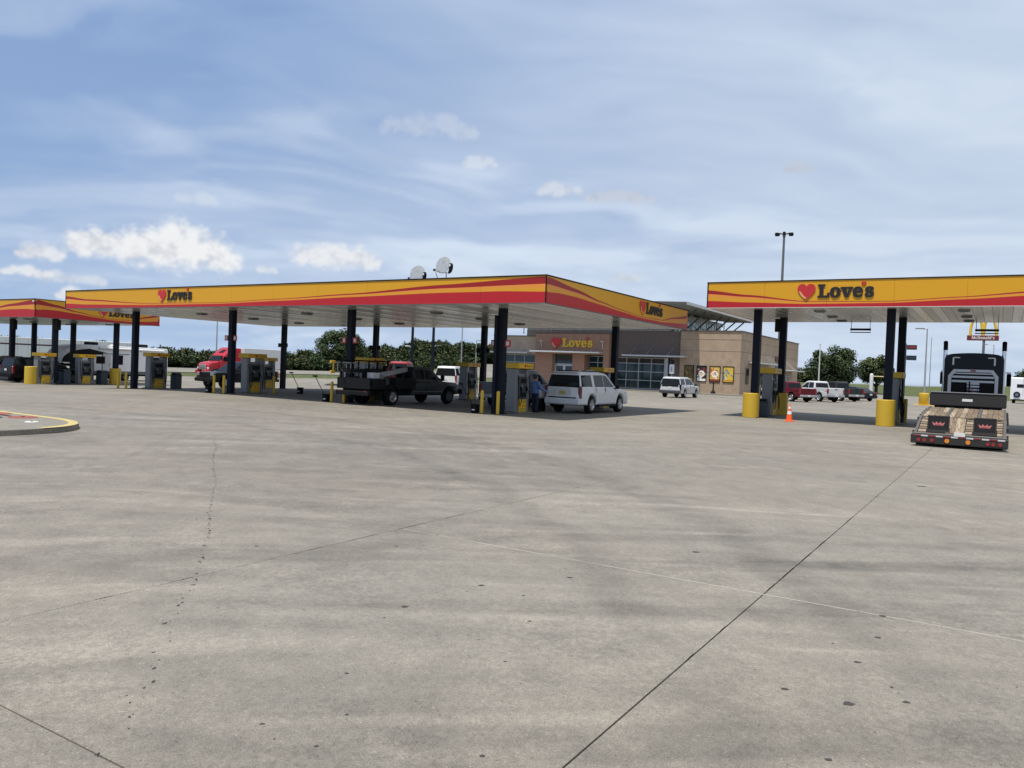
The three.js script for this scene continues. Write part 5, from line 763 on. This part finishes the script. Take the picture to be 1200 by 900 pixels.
  for (const [z, m] of [[-0.2, M.black], [0, M.red], [0.2, mat(0.02, 0.06, 0.2, 0.5)]]) obj('air_hose', tube([[fx, 1.95, z], [-1.2, 1.35, z * 1.5], [-2.4, 1.3, z * 1.2], [-3.3, 1.62, z]], 0.022, 18, 6), m, t);
  obj('deck_plate', rb(2.4, 0.04, 0.85, -1.3, 1.06, 0, 0.01, 1), M.galv, t);
}
{
  const t = thing('deck_trailer', 'low flatbed trailer with worn wooden planks and sloping tail behind the black tractor', 'trailer', [-1.1, 0, -29.5], head(0, -1));   // x runs forward from the tail
  const W = 1.3, R = rng(88), st = mat(0.035, 0.034, 0.032, 0.6, 0.3), railM = mat(0.13, 0.12, 0.11, 0.55, 0.4);
  const woods = [[0.30, 0.225, 0.145], [0.24, 0.175, 0.11], [0.37, 0.295, 0.205], [0.19, 0.135, 0.085]].map((c, k) => mat(1, 1, 1, 0.9, 0, { map: dtex(128, 256, (i, j) => { const g = fbm(i / 9 + k * 9, j / 80 + k, 4), st2 = fbm(i / 30 + k * 3, j / 40 + 5 * k, 3); const v = 0.62 + g * 0.62 - Math.max(0, st2 - 0.5) * 2.2; return c.map(q => 255 * Math.pow(Math.max(0, Math.min(1, q * v)), 1 / 2.2)); }, true) }));
  const prof = [[0.35, 0.43], [1.9, 0.8], [2.5, 0.93], [6.6, 1.17]];          // deck height along the trailer
  const yAt = x => { for (let i = 1; i < prof.length; i++) if (x <= prof[i][0]) return mix(prof[i - 1][1], prof[i][1], (x - prof[i - 1][0]) / (prof[i][0] - prof[i - 1][0])); return prof[prof.length - 1][1]; };
  const slab = (x0, x1, z0, z1, th, up) => hex8([[x0, yAt(x0) + up, z0], [x1, yAt(x1) + up, z0], [x1, yAt(x1) + up, z1], [x0, yAt(x0) + up, z1], [x0, yAt(x0) + up - th, z0], [x1, yAt(x1) + up - th, z0], [x1, yAt(x1) + up - th, z1], [x0, yAt(x0) + up - th, z1]]);
  // long planks on the level deck, cross slats on the tail
  const bays = [[-1.26, -0.55], [-0.43, 0.43], [0.55, 1.26]];
  for (const [a, b] of bays) { const n = Math.round((b - a) / 0.17), w = (b - a) / n; for (let i = 0; i < n; i++) for (const [x0, x1] of [[2.52, 4.5], [4.51, 6.58]]) obj('plank', slab(x0, x1, a + i * w + 0.005, a + (i + 1) * w - 0.005, 0.05, R() * 0.012), woods[Math.floor(R() * 4)], t); }
  for (const [a, b] of [[-1.22, -0.86], [0.16, 0.42], [0.98, 1.22]]) for (let i = 0; i < 6; i++) { const x = 0.55 + i * 0.3; obj('slat', slab(x, x + 0.2, a, b, 0.05, 0.01), woods[(i + 2) % 4], t); }
  for (let i = 0; i < 4; i++) obj('plank', slab(0.5, 2.4, -0.4 + i * 0.135, -0.27 + i * 0.135, 0.05, 0.008), woods[i % 3], t);
  for (const s of [-1, 1]) { obj('side_rail', [slab(0.05, 1.9, s * 1.28 - 0.04, s * 1.28 + 0.04, 0.16, 0.03), slab(1.9, 2.5, s * 1.28 - 0.04, s * 1.28 + 0.04, 0.18, 0.03), slab(2.5, 6.6, s * 1.28 - 0.04, s * 1.28 + 0.04, 0.2, 0.03)], railM, t); obj('deck_rail', slab(2.5, 6.58, s * 0.49 - 0.055, s * 0.49 + 0.055, 0.09, 0.02), railM, t); for (let i = 0; i < 7; i++) { const x = 0.6 + i * 0.85; obj('stake_pocket', rb(0.1, 0.14, 0.06, x, yAt(x) - 0.06, s * 1.36, 0.01, 1), st, t); } }
  obj('tail_floor', slab(0.36, 2.5, -1.24, 1.24, 0.06, -0.075), st, t); obj('under_frame', rb(4.4, 0.3, 2.3, 4.3, 0.68, 0, 0.04), M.black, t);
  // two dark folded ramps with a red crown each
  const crown = () => { const q = new THREE.Shape(); q.moveTo(-0.14, 0.0); q.lineTo(0.14, 0.0); q.lineTo(0.2, 0.13); q.lineTo(0.09, 0.07); q.lineTo(0.07, 0.15); q.lineTo(0.0, 0.07); q.lineTo(-0.07, 0.15); q.lineTo(-0.09, 0.07); q.lineTo(-0.2, 0.13); q.closePath(); const h = new THREE.Path(); h.moveTo(-0.1, 0.015); h.lineTo(0.1, 0.015); h.lineTo(0.1, 0.03); h.lineTo(-0.1, 0.03); h.closePath(); q.holes.push(h); return q; };
  for (const z of [-0.63, 0.72]) {
    const rp = part('folding_ramp', t); rp.position.set(0.6, 0.45, z); rp.rotation.z = -0.5;
    obj('ramp_plate', rb(0.06, 0.56, 0.56, 0, 0.3, 0, 0.015), M.black, rp); obj('ramp_frame', [rb(0.09, 0.58, 0.05, 0.01, 0.3, 0.305, 0.015), rb(0.09, 0.58, 0.05, 0.01, 0.3, -0.305, 0.015), rb(0.09, 0.06, 0.66, 0.01, 0.61, 0, 0.015), rb(0.12, 0.12, 0.7, -0.02, 0.02, 0, 0.02)], M.dark, rp);
    obj('crown_emblem', new THREE.ExtrudeGeometry(crown(), { depth: 0.006, bevelEnabled: false }).rotateY(-Math.PI / 2).translate(-0.032, 0.26, 0), mat(0.24, 0.008, 0.014, 0.5), rp);
    obj('ramp_prop', [rod([0.04, 0.45, 0.2], [0.55, 0.12, 0.2], 0.03), rod([0.04, 0.45, -0.2], [0.55, 0.12, -0.2], 0.03)], st, rp);
  }
  obj('tail_beam', rb(0.36, 0.3, 2.78, 0.18, 0.25, 0, 0.03), st, t); obj('tail_lip', rb(0.3, 0.06, 2.7, 0.25, 0.42, 0, 0.02), railM, t);
  for (let i = 0; i < 12; i++) obj('reflector_tape', rb(0.008, 0.045, 0.2, -0.005, 0.36, -1.2 + i * 0.218, 0.003, 1), i % 2 ? M.offwhite : mat(0.22, 0.015, 0.015, 0.5), t);
  const disc = (y, z, r, m) => obj('tail_light', cyl(r, r * 0.9, 0.04, 0, 0, 0, 18).rotateZ(Math.PI / 2).translate(0.005, y, z), m, t);
  for (const z of [-1.15, -0.98, -0.76, 0.83, 0.98, 1.17]) disc(0.22, z, 0.065, M.tail); disc(0.23, -0.32, 0.075, M.amber); disc(0.23, 0.28, 0.075, M.amber);
  obj('licence_plate', rb(0.015, 0.13, 0.32, -0.01, 0.46, 0.03, 0.006, 1), M.plate, t); obj('tail_skirt', rb(0.06, 0.14, 2.5, 0.3, 0.1, 0, 0.02), M.black, t);
  obj('gooseneck_skirt', rb(0.9, 0.3, 2.3, 7.2, 1.12, 0, 0.03), M.black, t); const gn = obj('gooseneck', rb(1.6, 0.52, 2.66, 7.5, 1.5, 0, 0.05), st, t); obj('nameplate', rb(0.012, 0.1, 0.36, 6.695, 1.5, 0, 0.004, 1), M.white, gn); obj('top_edge', rb(0.08, 0.05, 2.6, 6.72, 1.785, 0, 0.02), M.midgrey, gn); obj('gooseneck_arm', rb(4.2, 0.32, 1.1, 9.9, 1.34, 0, 0.05), st, t);
  for (const s of [-1, 1]) for (const x of [2.4, 3.5, 4.6]) wheel(t, x, 0.4, s * 0.98, 0.4, 0.5, s, M.midgrey);
}
{ // red lorry with white box
  const x = -84.8, z = -68.0, rd = paint(0.42, 0.02, 0.03), t = thing('red_lorry', 'red high-roof lorry with white box body beyond the dark pickup', 'lorry', [x, gy(x), z], head(0, 1)); t.scale.set(1, 1.06, 1.08);
  obj('sleeper', toCreasedNormals(extr(poly([[-0.2, 0.9], [-0.2, 3.55], [0.9, 3.62], [1.9, 3.0], [2.4, 2.6], [2.9, 1.95], [2.9, 0.9]]), 2.3, 0.12, 3), 0.5), rd, t); obj('bonnet', toCreasedNormals(extr(poly([[2.8, 0.7], [2.8, 1.95], [4.3, 1.7], [4.6, 1.4], [4.65, 0.7]]), 2.0, 0.15, 3), 0.5), rd, t);
  obj('windscreen', crossPane([2.92, 1.98, 1], [2.42, 2.58], 1.0, 0.95, 0.015), M.glass, t); obj('roof_badge', crossPane([2.0, 2.95, 1], [1.4, 3.32], 0.4, 0.36, 0.02), M.dark, t); obj('grille', rb(0.08, 0.7, 1.2, 4.64, 1.15, 0, 0.04), M.chrome, t); obj('front_bumper', rb(0.4, 0.45, 2.3, 4.6, 0.6, 0, 0.08), rd, t);
  for (const s of [-1, 1]) { obj('headlight', rb(0.25, 0.25, 0.3, 4.5, 1.05, s * 0.85, 0.05), M.lamp, t); obj('side_window', rb(0.7, 0.55, 0.02, 2.2, 2.2, s * 1.155, 0.01, 1), M.glass, t); for (const q of [3.7, -3.6, -4.9]) wheel(t, q, 0.5, s * (q > 0 ? 0.98 : 0.85), 0.5, q > 0 ? 0.3 : 0.55, s, M.alloy); obj('mirror', rb(0.12, 0.5, 0.2, 2.9, 2.3, s * 1.3, 0.04), M.dark, t); obj('fairing', rb(1.6, 0.7, 0.08, 0.6, 0.75, s * 1.05, 0.03), rd, t); }
  obj('chassis', rb(10.5, 0.3, 0.9, -1.2, 0.75, 0, 0.03), M.black, t);
  const b = obj('box_body', rb(6.4, 2.55, 2.5, -3.75, 2.35, 0, 0.04), mat(0.66, 0.67, 0.66, 0.5), t); obj('box_rail', [-1, 1].map(s => rb(6.4, 0.1, 0.02, -3.75, 1.1, s * 1.262, 0.006, 1)), M.steel, b);
  
}
{ // long white trailer at the far left
  const x = -101.3, t = thing('box_trailer', 'long white box trailer with dark stripe along its side beyond the small canopy', 'trailer', [x, gy(x), -51.5], head(0, 1));
  obj('box', rb(24, 3.0, 2.55, 0, 2.5, 0, 0.05), mat(0.82, 0.82, 0.82, 0.45), t); obj('stripe', rb(24.01, 0.16, 0.02, 0, 3.15, -1.285, 0.004, 1), mat(0.06, 0.01, 0.02, 0.5), t); obj('stripe', rb(24.01, 0.16, 0.02, 0, 3.15, 1.285, 0.004, 1), mat(0.06, 0.01, 0.02, 0.5), t);
  for (let i = 0; i < 19; i++) obj('side_panel_rib', [-1, 1].map(s => rb(0.05, 2.9, 0.016, -11.4 + i * 1.27, 2.5, s * 1.283, 0.004, 1)), M.offwhite, t);
  obj('chassis', rb(23, 0.3, 1.2, 0, 0.8, 0, 0.03), M.black, t); for (const s of [-1, 1]) for (const q of [-8.5, -9.8, 8.6, 9.9]) wheel(t, q, 0.5, s * 0.95, 0.5, 0.5, s, M.alloy);
}
function caravan(name, label, x, z, dir, L, H, o) {
  const t = thing(name, label, 'caravan', [x, gy(x), z], head(...dir)), a = -L / 2, b = L / 2, wm = mat(0.82, 0.83, 0.84, 0.4);
  const s = new THREE.Shape(); s.moveTo(a, 0.62); s.lineTo(a, H - 0.25); s.quadraticCurveTo(a, H - 0.05, a + 0.3, H - 0.05); s.lineTo(b - 2.4, H); s.quadraticCurveTo(b - 0.5, H, b - 0.1, H - 1.1); s.lineTo(b - 0.25, 1.55); s.lineTo(b - 2.2, 1.5); s.lineTo(b - 2.4, 0.62); s.closePath();
  obj('body', toCreasedNormals(extr(s, 2.45, 0.06, 2, 8), 0.6), wm, t);
  for (const q of [-1, 1]) {
    const f = q * 1.232, sw = new THREE.Shape(); sw.moveTo(b - 0.2, 1.6); sw.quadraticCurveTo(b - 0.3, H - 0.5, b - 2.6, H - 0.35); sw.lineTo(b - 4.6, H - 0.75); sw.lineTo(b - 3.2, H - 0.85); sw.quadraticCurveTo(b - 1.8, H - 1.0, b - 1.7, 1.6); sw.closePath();
    obj('dark_graphic', extr(sw, 0.02, 0.004, 1).translate(0, 0, f), M.dark, t);
    for (const [wx, wy, ww, wh] of [[b - 3.6, 1.85, 0.7, 0.55], [-0.15, 1.9, 0.75, 0.75], [a + 1.4, 1.9, 0.9, 0.6]]) { const w = obj('window', rb(ww + 0.1, wh + 0.1, 0.03, wx, wy, f, 0.01, 1), M.dark, t); obj('pane', rb(ww, wh, 0.02, wx, wy, f + q * 0.014, 0.008, 1), M.glass, w); }
    const d = obj('door', rb(0.72, 1.75, 0.03, 0.95, 1.6, f, 0.02, 1), M.offwhite, t); obj('door_handle', rb(0.05, 0.12, 0.03, 0.7, 1.5, f + q * 0.02, 0.01, 1), M.dark, d);
    obj('slide_trim', [rb(2.6, 0.05, 0.03, 0.1, 2.42, f, 0.008, 1), rb(0.05, 1.5, 0.03, 1.36, 1.65, f, 0.008, 1)], M.dark, t); obj('skirt', rb(L - 3.0, 0.25, 0.03, -1.1, 0.76, f, 0.01, 1), M.midgrey, t); obj('awning_roll', rod([a + 0.5, H - 0.3, f + q * 0.08], [b - 3.4, H - 0.25, f + q * 0.08], 0.085), M.white, t);
    for (const wx of [-0.9, -1.85]) wheel(t, wx, 0.37, q * 1.05, 0.37, 0.24, q, M.grey);
  }
  for (const ax of [a + 2.0, b - 3.4]) obj('air_conditioner', rb(0.95, 0.3, 0.75, ax, H + 0.12, 0, 0.1), M.dark, t); obj('roof_vent', rb(0.5, 0.14, 0.5, -0.4, H + 0.05, 0, 0.04), M.white, t); obj('chassis', rb(L - 2.4, 0.2, 1.6, -1.1, 0.55, 0, 0.03), M.black, t); obj('hitch', rod([b - 0.9, 1.52, 0], [b - 0.9, 1.05, 0], 0.12), M.black, t); obj('rear_ladder', [-0.2, 0.2].map(q => rod([a - 0.05, 1.1, 0.6 + q], [a - 0.05, H, 0.6 + q], 0.02)), M.steel, t);
  return t;
}
caravan('caravan', 'white fifth wheel caravan with dark swoosh behind the left pumps', -68.75, -41.5, [0, 1], 10.2, 3.15, {});
{ const t = caravan('caravan', 'white camper trailer with spare wheel on its end beyond the flatbed', 3.0, -142, [0.15, -0.99], 7.5, 3.9, {}); const sp = part('spare_wheel', t); sp.position.set(-3.86, 1.3, -0.35); sp.rotation.y = -Math.PI / 2; obj('tyre', lathe([[0.24, -0.1], [0.4, -0.1], [0.44, 0], [0.4, 0.1], [0.24, 0.1]], 22).rotateX(Math.PI / 2), M.rubber, sp); obj('cover', cyl(0.3, 0.3, 0.16, 0, -0.08, 0, 22).rotateX(Math.PI / 2), mat(0.12, 0.16, 0.24, 0.4), sp); obj('rear_window', rb(0.03, 0.5, 1.2, -3.76, 2.6, 0.2, 0.01, 1), M.glass, t); }

// ------------------------------------------------------------------ people: a distance field round the bones, meshed as one skin
function nets(f, min, max, h) {
  const nx = Math.ceil((max[0] - min[0]) / h) + 1, ny = Math.ceil((max[1] - min[1]) / h) + 1, nz = Math.ceil((max[2] - min[2]) / h) + 1, d = new Float32Array(nx * ny * nz), I = (i, j, k) => (k * ny + j) * nx + i;
  for (let k = 0; k < nz; k++) for (let j = 0; j < ny; j++) for (let i = 0; i < nx; i++) d[I(i, j, k)] = f(min[0] + i * h, min[1] + j * h, min[2] + k * h);
  const vid = new Int32Array(nx * ny * nz).fill(-1), p = [], idx = [], E = [[0, 0, 0, 1, 0, 0], [0, 1, 0, 1, 1, 0], [0, 0, 1, 1, 0, 1], [0, 1, 1, 1, 1, 1], [0, 0, 0, 0, 1, 0], [1, 0, 0, 1, 1, 0], [0, 0, 1, 0, 1, 1], [1, 0, 1, 1, 1, 1], [0, 0, 0, 0, 0, 1], [1, 0, 0, 1, 0, 1], [0, 1, 0, 0, 1, 1], [1, 1, 0, 1, 1, 1]];
  for (let k = 0; k + 1 < nz; k++) for (let j = 0; j + 1 < ny; j++) for (let i = 0; i + 1 < nx; i++) { let n = 0, x = 0, y = 0, z = 0; for (const e of E) { const a = d[I(i + e[0], j + e[1], k + e[2])], b = d[I(i + e[3], j + e[4], k + e[5])]; if ((a < 0) !== (b < 0)) { const t = a / (a - b); x += e[0] + t * (e[3] - e[0]); y += e[1] + t * (e[4] - e[1]); z += e[2] + t * (e[5] - e[2]); n++; } } if (n) { vid[I(i, j, k)] = p.length / 3; p.push(min[0] + (i + x / n) * h, min[1] + (j + y / n) * h, min[2] + (k + z / n) * h); } }
  const quad = (a, b, c, e, fl) => { if (a < 0 || b < 0 || c < 0 || e < 0) return; fl ? idx.push(a, c, b, a, e, c) : idx.push(a, b, c, a, c, e); };
  for (let k = 1; k + 1 < nz; k++) for (let j = 1; j + 1 < ny; j++) for (let i = 1; i + 1 < nx; i++) { const s = d[I(i, j, k)] < 0; if (s !== d[I(i + 1, j, k)] < 0) quad(vid[I(i, j - 1, k - 1)], vid[I(i, j, k - 1)], vid[I(i, j, k)], vid[I(i, j - 1, k)], !s); if (s !== d[I(i, j + 1, k)] < 0) quad(vid[I(i - 1, j, k - 1)], vid[I(i - 1, j, k)], vid[I(i, j, k)], vid[I(i, j, k - 1)], !s); if (s !== d[I(i, j, k + 1)] < 0) quad(vid[I(i - 1, j - 1, k)], vid[I(i, j - 1, k)], vid[I(i, j, k)], vid[I(i - 1, j, k)], !s); }
  const g = new THREE.BufferGeometry(); g.setAttribute('position', new THREE.Float32BufferAttribute(p, 3)); g.setIndex(idx); g.computeVertexNormals(); return g;
}
function capsule(x, y, z, [a, b, ra, rb_]) { const bx_ = b[0] - a[0], by = b[1] - a[1], bz = b[2] - a[2], px = x - a[0], py = y - a[1], pz = z - a[2], t = Math.min(1, Math.max(0, (px * bx_ + py * by + pz * bz) / (bx_ * bx_ + by * by + bz * bz + 1e-9))); return Math.hypot(px - bx_ * t, py - by * t, pz - bz * t) - mix(ra, rb_, t); }
const field = (bones, k = 0.03, grow = 0) => (x, y, z) => { let d = 1e3; for (const b of bones) { const e = capsule(x, y, z, b), h = Math.max(0, k - Math.abs(d - e)) / k; d = Math.min(d, e) - h * h * k * 0.25; } return d - grow; };
function person(label, pos, turn, o) {           // faces +z
  const t = thing('person', label, 'person', pos, turn), J = o.J, sk = mat(0.42, 0.25, 0.17, 0.6);
  const torso = [[J.pelL, J.pelR, 0.13, 0.13], [J.hip, J.chest, 0.14, 0.17], [J.chest, J.neck0, 0.15, 0.09], [J.shL, J.shR, 0.085, 0.085]];
  const arms = [[J.shL, J.elL, 0.062, 0.05], [J.elL, J.wrL, 0.047, 0.034], [J.shR, J.elR, 0.062, 0.05], [J.elR, J.wrR, 0.047, 0.034]];
  const legs = [[J.pelL, J.knL, 0.098, 0.066], [J.knL, J.anL, 0.063, 0.043], [J.pelR, J.knR, 0.098, 0.066], [J.knR, J.anR, 0.063, 0.043]];
  const feet = [[J.anL, J.toL, 0.05, 0.04], [J.anR, J.toR, 0.05, 0.04]];
  const hands = []; for (const [w, e] of [[J.wrL, J.elL], [J.wrR, J.elR]]) { const d = V(w[0] - e[0], w[1] - e[1], w[2] - e[2]).normalize(), side = V(0, 0, 1).cross(d).lengthSq() > 0.05 ? V(0, 0, 1) : V(1, 0, 0), sd = side.clone().cross(d).normalize(), up = d.clone().cross(sd).normalize(); const P = (f, s, u) => [w[0] + d.x * f + sd.x * s + up.x * u, w[1] + d.y * f + sd.y * s + up.y * u, w[2] + d.z * f + sd.z * s + up.z * u]; hands.push([w, P(0.085, 0, 0), 0.03, 0.036]); [[-0.03, 0.075], [-0.01, 0.085], [0.011, 0.08], [0.03, 0.062]].forEach(([s, l]) => { hands.push([P(0.09, s, 0), P(0.09 + l * 0.6, s, 0.012), 0.011, 0.0095], [P(0.09 + l * 0.6, s, 0.012), P(0.09 + l * 0.85, s, 0.04), 0.0095, 0.008]); }); hands.push([P(0.03, -0.03, 0), P(0.075, -0.062, 0.012), 0.013, 0.011], [P(0.075, -0.062, 0.012), P(0.105, -0.06, 0.03), 0.011, 0.009]); }
  const hd = J.head, headB = [[[hd[0], hd[1] - 0.03, hd[2] + 0.02], [hd[0], hd[1] + 0.05, hd[2] - 0.015], 0.078, 0.096], [[hd[0], hd[1] - 0.1, hd[2] + 0.055], [hd[0], hd[1] - 0.02, hd[2] + 0.05], 0.04, 0.06], [[hd[0], hd[1] + 0.01, hd[2] + 0.095], [hd[0], hd[1] - 0.03, hd[2] + 0.118], 0.01, 0.016], [[hd[0] - 0.09, hd[1] - 0.025, hd[2]], [hd[0] - 0.098, hd[1] + 0.02, hd[2] - 0.01], 0.016, 0.02], [[hd[0] + 0.09, hd[1] - 0.025, hd[2]], [hd[0] + 0.098, hd[1] + 0.02, hd[2] - 0.01], 0.016, 0.02], [J.neck0, [hd[0], hd[1] - 0.06, hd[2]], 0.06, 0.055]];
  const all = [...torso, ...arms, ...legs, ...feet, ...hands, ...headB];
  obj('body', [nets(field([...torso, ...arms.map(a => a), ...legs, ...feet, headB[5]], 0.04), [-0.75, -0.05, -0.6], [0.75, 1.62, 0.75], 0.022), nets(field(headB, 0.02), [hd[0] - 0.16, hd[1] - 0.2, hd[2] - 0.16], [hd[0] + 0.16, hd[1] + 0.18, hd[2] + 0.18], 0.009), ...[0, 1].map(k => { const b = hands.slice(k * 11, k * 11 + 11), w = b[0][0]; return nets(field(b, 0.008), [w[0] - 0.22, w[1] - 0.22, w[2] - 0.22], [w[0] + 0.22, w[1] + 0.22, w[2] + 0.22], 0.007); })], sk, t);
  const sl = o.sleeve; const cloth = [...torso, ...arms.map(([a, b, r0, r1], i) => i % 2 ? [a, sl > 1 ? b : a, r0 + 0.005, r1 + 0.012] : [a, b, r0 + 0.012, r1 + 0.008])];
  const fs = field(cloth, 0.05, 0.017), ft = field([torso[0], ...legs.map(([a, b, r0, r1]) => [a, b, r0 + 0.012, r1 + 0.02])], 0.05, 0.008), fh = field(headB.slice(0, 1), 0.02, 0.014);
  obj('shirt', nets((x, y, z) => Math.max(fs(x, y, z), J.hem - y, y - J.collar), [-0.75, 0.8, -0.6], [0.75, 1.62, 0.75], 0.02), o.shirt, t);
  obj('trousers', nets((x, y, z) => Math.max(ft(x, y, z), y - J.hem - 0.06, 0.07 - y), [-0.45, 0, -0.5], [0.45, 1.2, 0.5], 0.02), o.trousers, t);
  for (const f of feet) { const ff = field([f], 0.02, 0.014); obj('shoe', nets((x, y, z) => Math.max(ff(x, y, z), 0.001 - y, y - 0.12), [f[0][0] - 0.15, -0.02, f[0][2] - 0.25], [f[0][0] + 0.15, 0.2, f[0][2] + 0.35], 0.015), M.dark, t); }
  for (const s of [-1, 1]) obj('eye', new THREE.SphereGeometry(0.012, 8, 6).translate(hd[0] + s * 0.034, hd[1] + 0.012, hd[2] + 0.098), M.dark, t);
  obj('mouth', rb(0.045, 0.008, 0.01, hd[0], hd[1] - 0.075, hd[2] + 0.1, 0.003, 1), mat(0.25, 0.1, 0.08, 0.6), t);
  if (o.cap) { const c = obj('cap', [new THREE.SphereGeometry(0.115, 18, 10, 0, 6.3, 0, 1.5).scale(1, 0.95, 1.08).translate(hd[0], hd[1] + 0.05, hd[2] - 0.01)], M.white, t); obj('brim', rb(0.17, 0.015, 0.13, hd[0], hd[1] + 0.055, hd[2] + 0.15, 0.006, 1), M.white, c); }
  else obj('hair', nets((x, y, z) => Math.max(fh(x, y, z), (hd[1] + 0.005 - y) + Math.max(0, z - hd[2] - 0.02) * 1.2 - (z < hd[2] ? 0.07 : 0)), [hd[0] - 0.16, hd[1] - 0.2, hd[2] - 0.18], [hd[0] + 0.16, hd[1] + 0.2, hd[2] + 0.18], 0.01), mat(0.05, 0.045, 0.04, 0.8), t);
  return t;
}
const pose = (m = {}) => ({ hip: [0, 0.98, 0], pelL: [0.09, 0.93, 0], pelR: [-0.09, 0.93, 0], chest: [0, 1.28, 0], neck0: [0, 1.5, 0], shL: [0.19, 1.42, 0], shR: [-0.19, 1.42, 0], elL: [0.25, 1.13, -0.03], wrL: [0.25, 0.88, 0.05], elR: [-0.25, 1.13, -0.03], wrR: [-0.25, 0.88, 0.05], knL: [0.11, 0.5, 0.02], anL: [0.12, 0.07, -0.02], toL: [0.14, 0.045, 0.16], knR: [-0.11, 0.5, 0.02], anR: [-0.12, 0.07, -0.02], toR: [-0.14, 0.045, 0.16], head: [0, 1.66, 0.02], hem: 0.9, collar: 1.5, ...m });
person('man in a blue shirt and dark jeans standing at the pump behind the white SUV', [-18.95, 0, -32.75], Math.PI - 0.35, { J: pose({ elR: [-0.34, 1.16, 0.06], wrR: [-0.46, 1.02, 0.28], elL: [0.26, 1.14, 0.02], wrL: [0.24, 0.95, 0.2] }), shirt: mat(0.10, 0.17, 0.36, 0.85), trousers: mat(0.012, 0.018, 0.035, 0.9), sleeve: 2 });
person('person in a white cap and pale top behind the tail of the work truck', [-28.95, 0, -30.6], 1.2, { J: pose({ elR: [-0.3, 1.15, 0.1], wrR: [-0.22, 1.05, 0.32], elL: [0.3, 1.15, 0.1], wrL: [0.22, 1.05, 0.32] }), shirt: mat(0.42, 0.48, 0.56, 0.85), trousers: mat(0.03, 0.035, 0.05, 0.9), sleeve: 1, cap: 1 });
for (const o of scene.children) o.traverse(m => { if (m.isMesh) m.castShadow = m.receiveShadow = true; });
renderer.render(scene, camera);
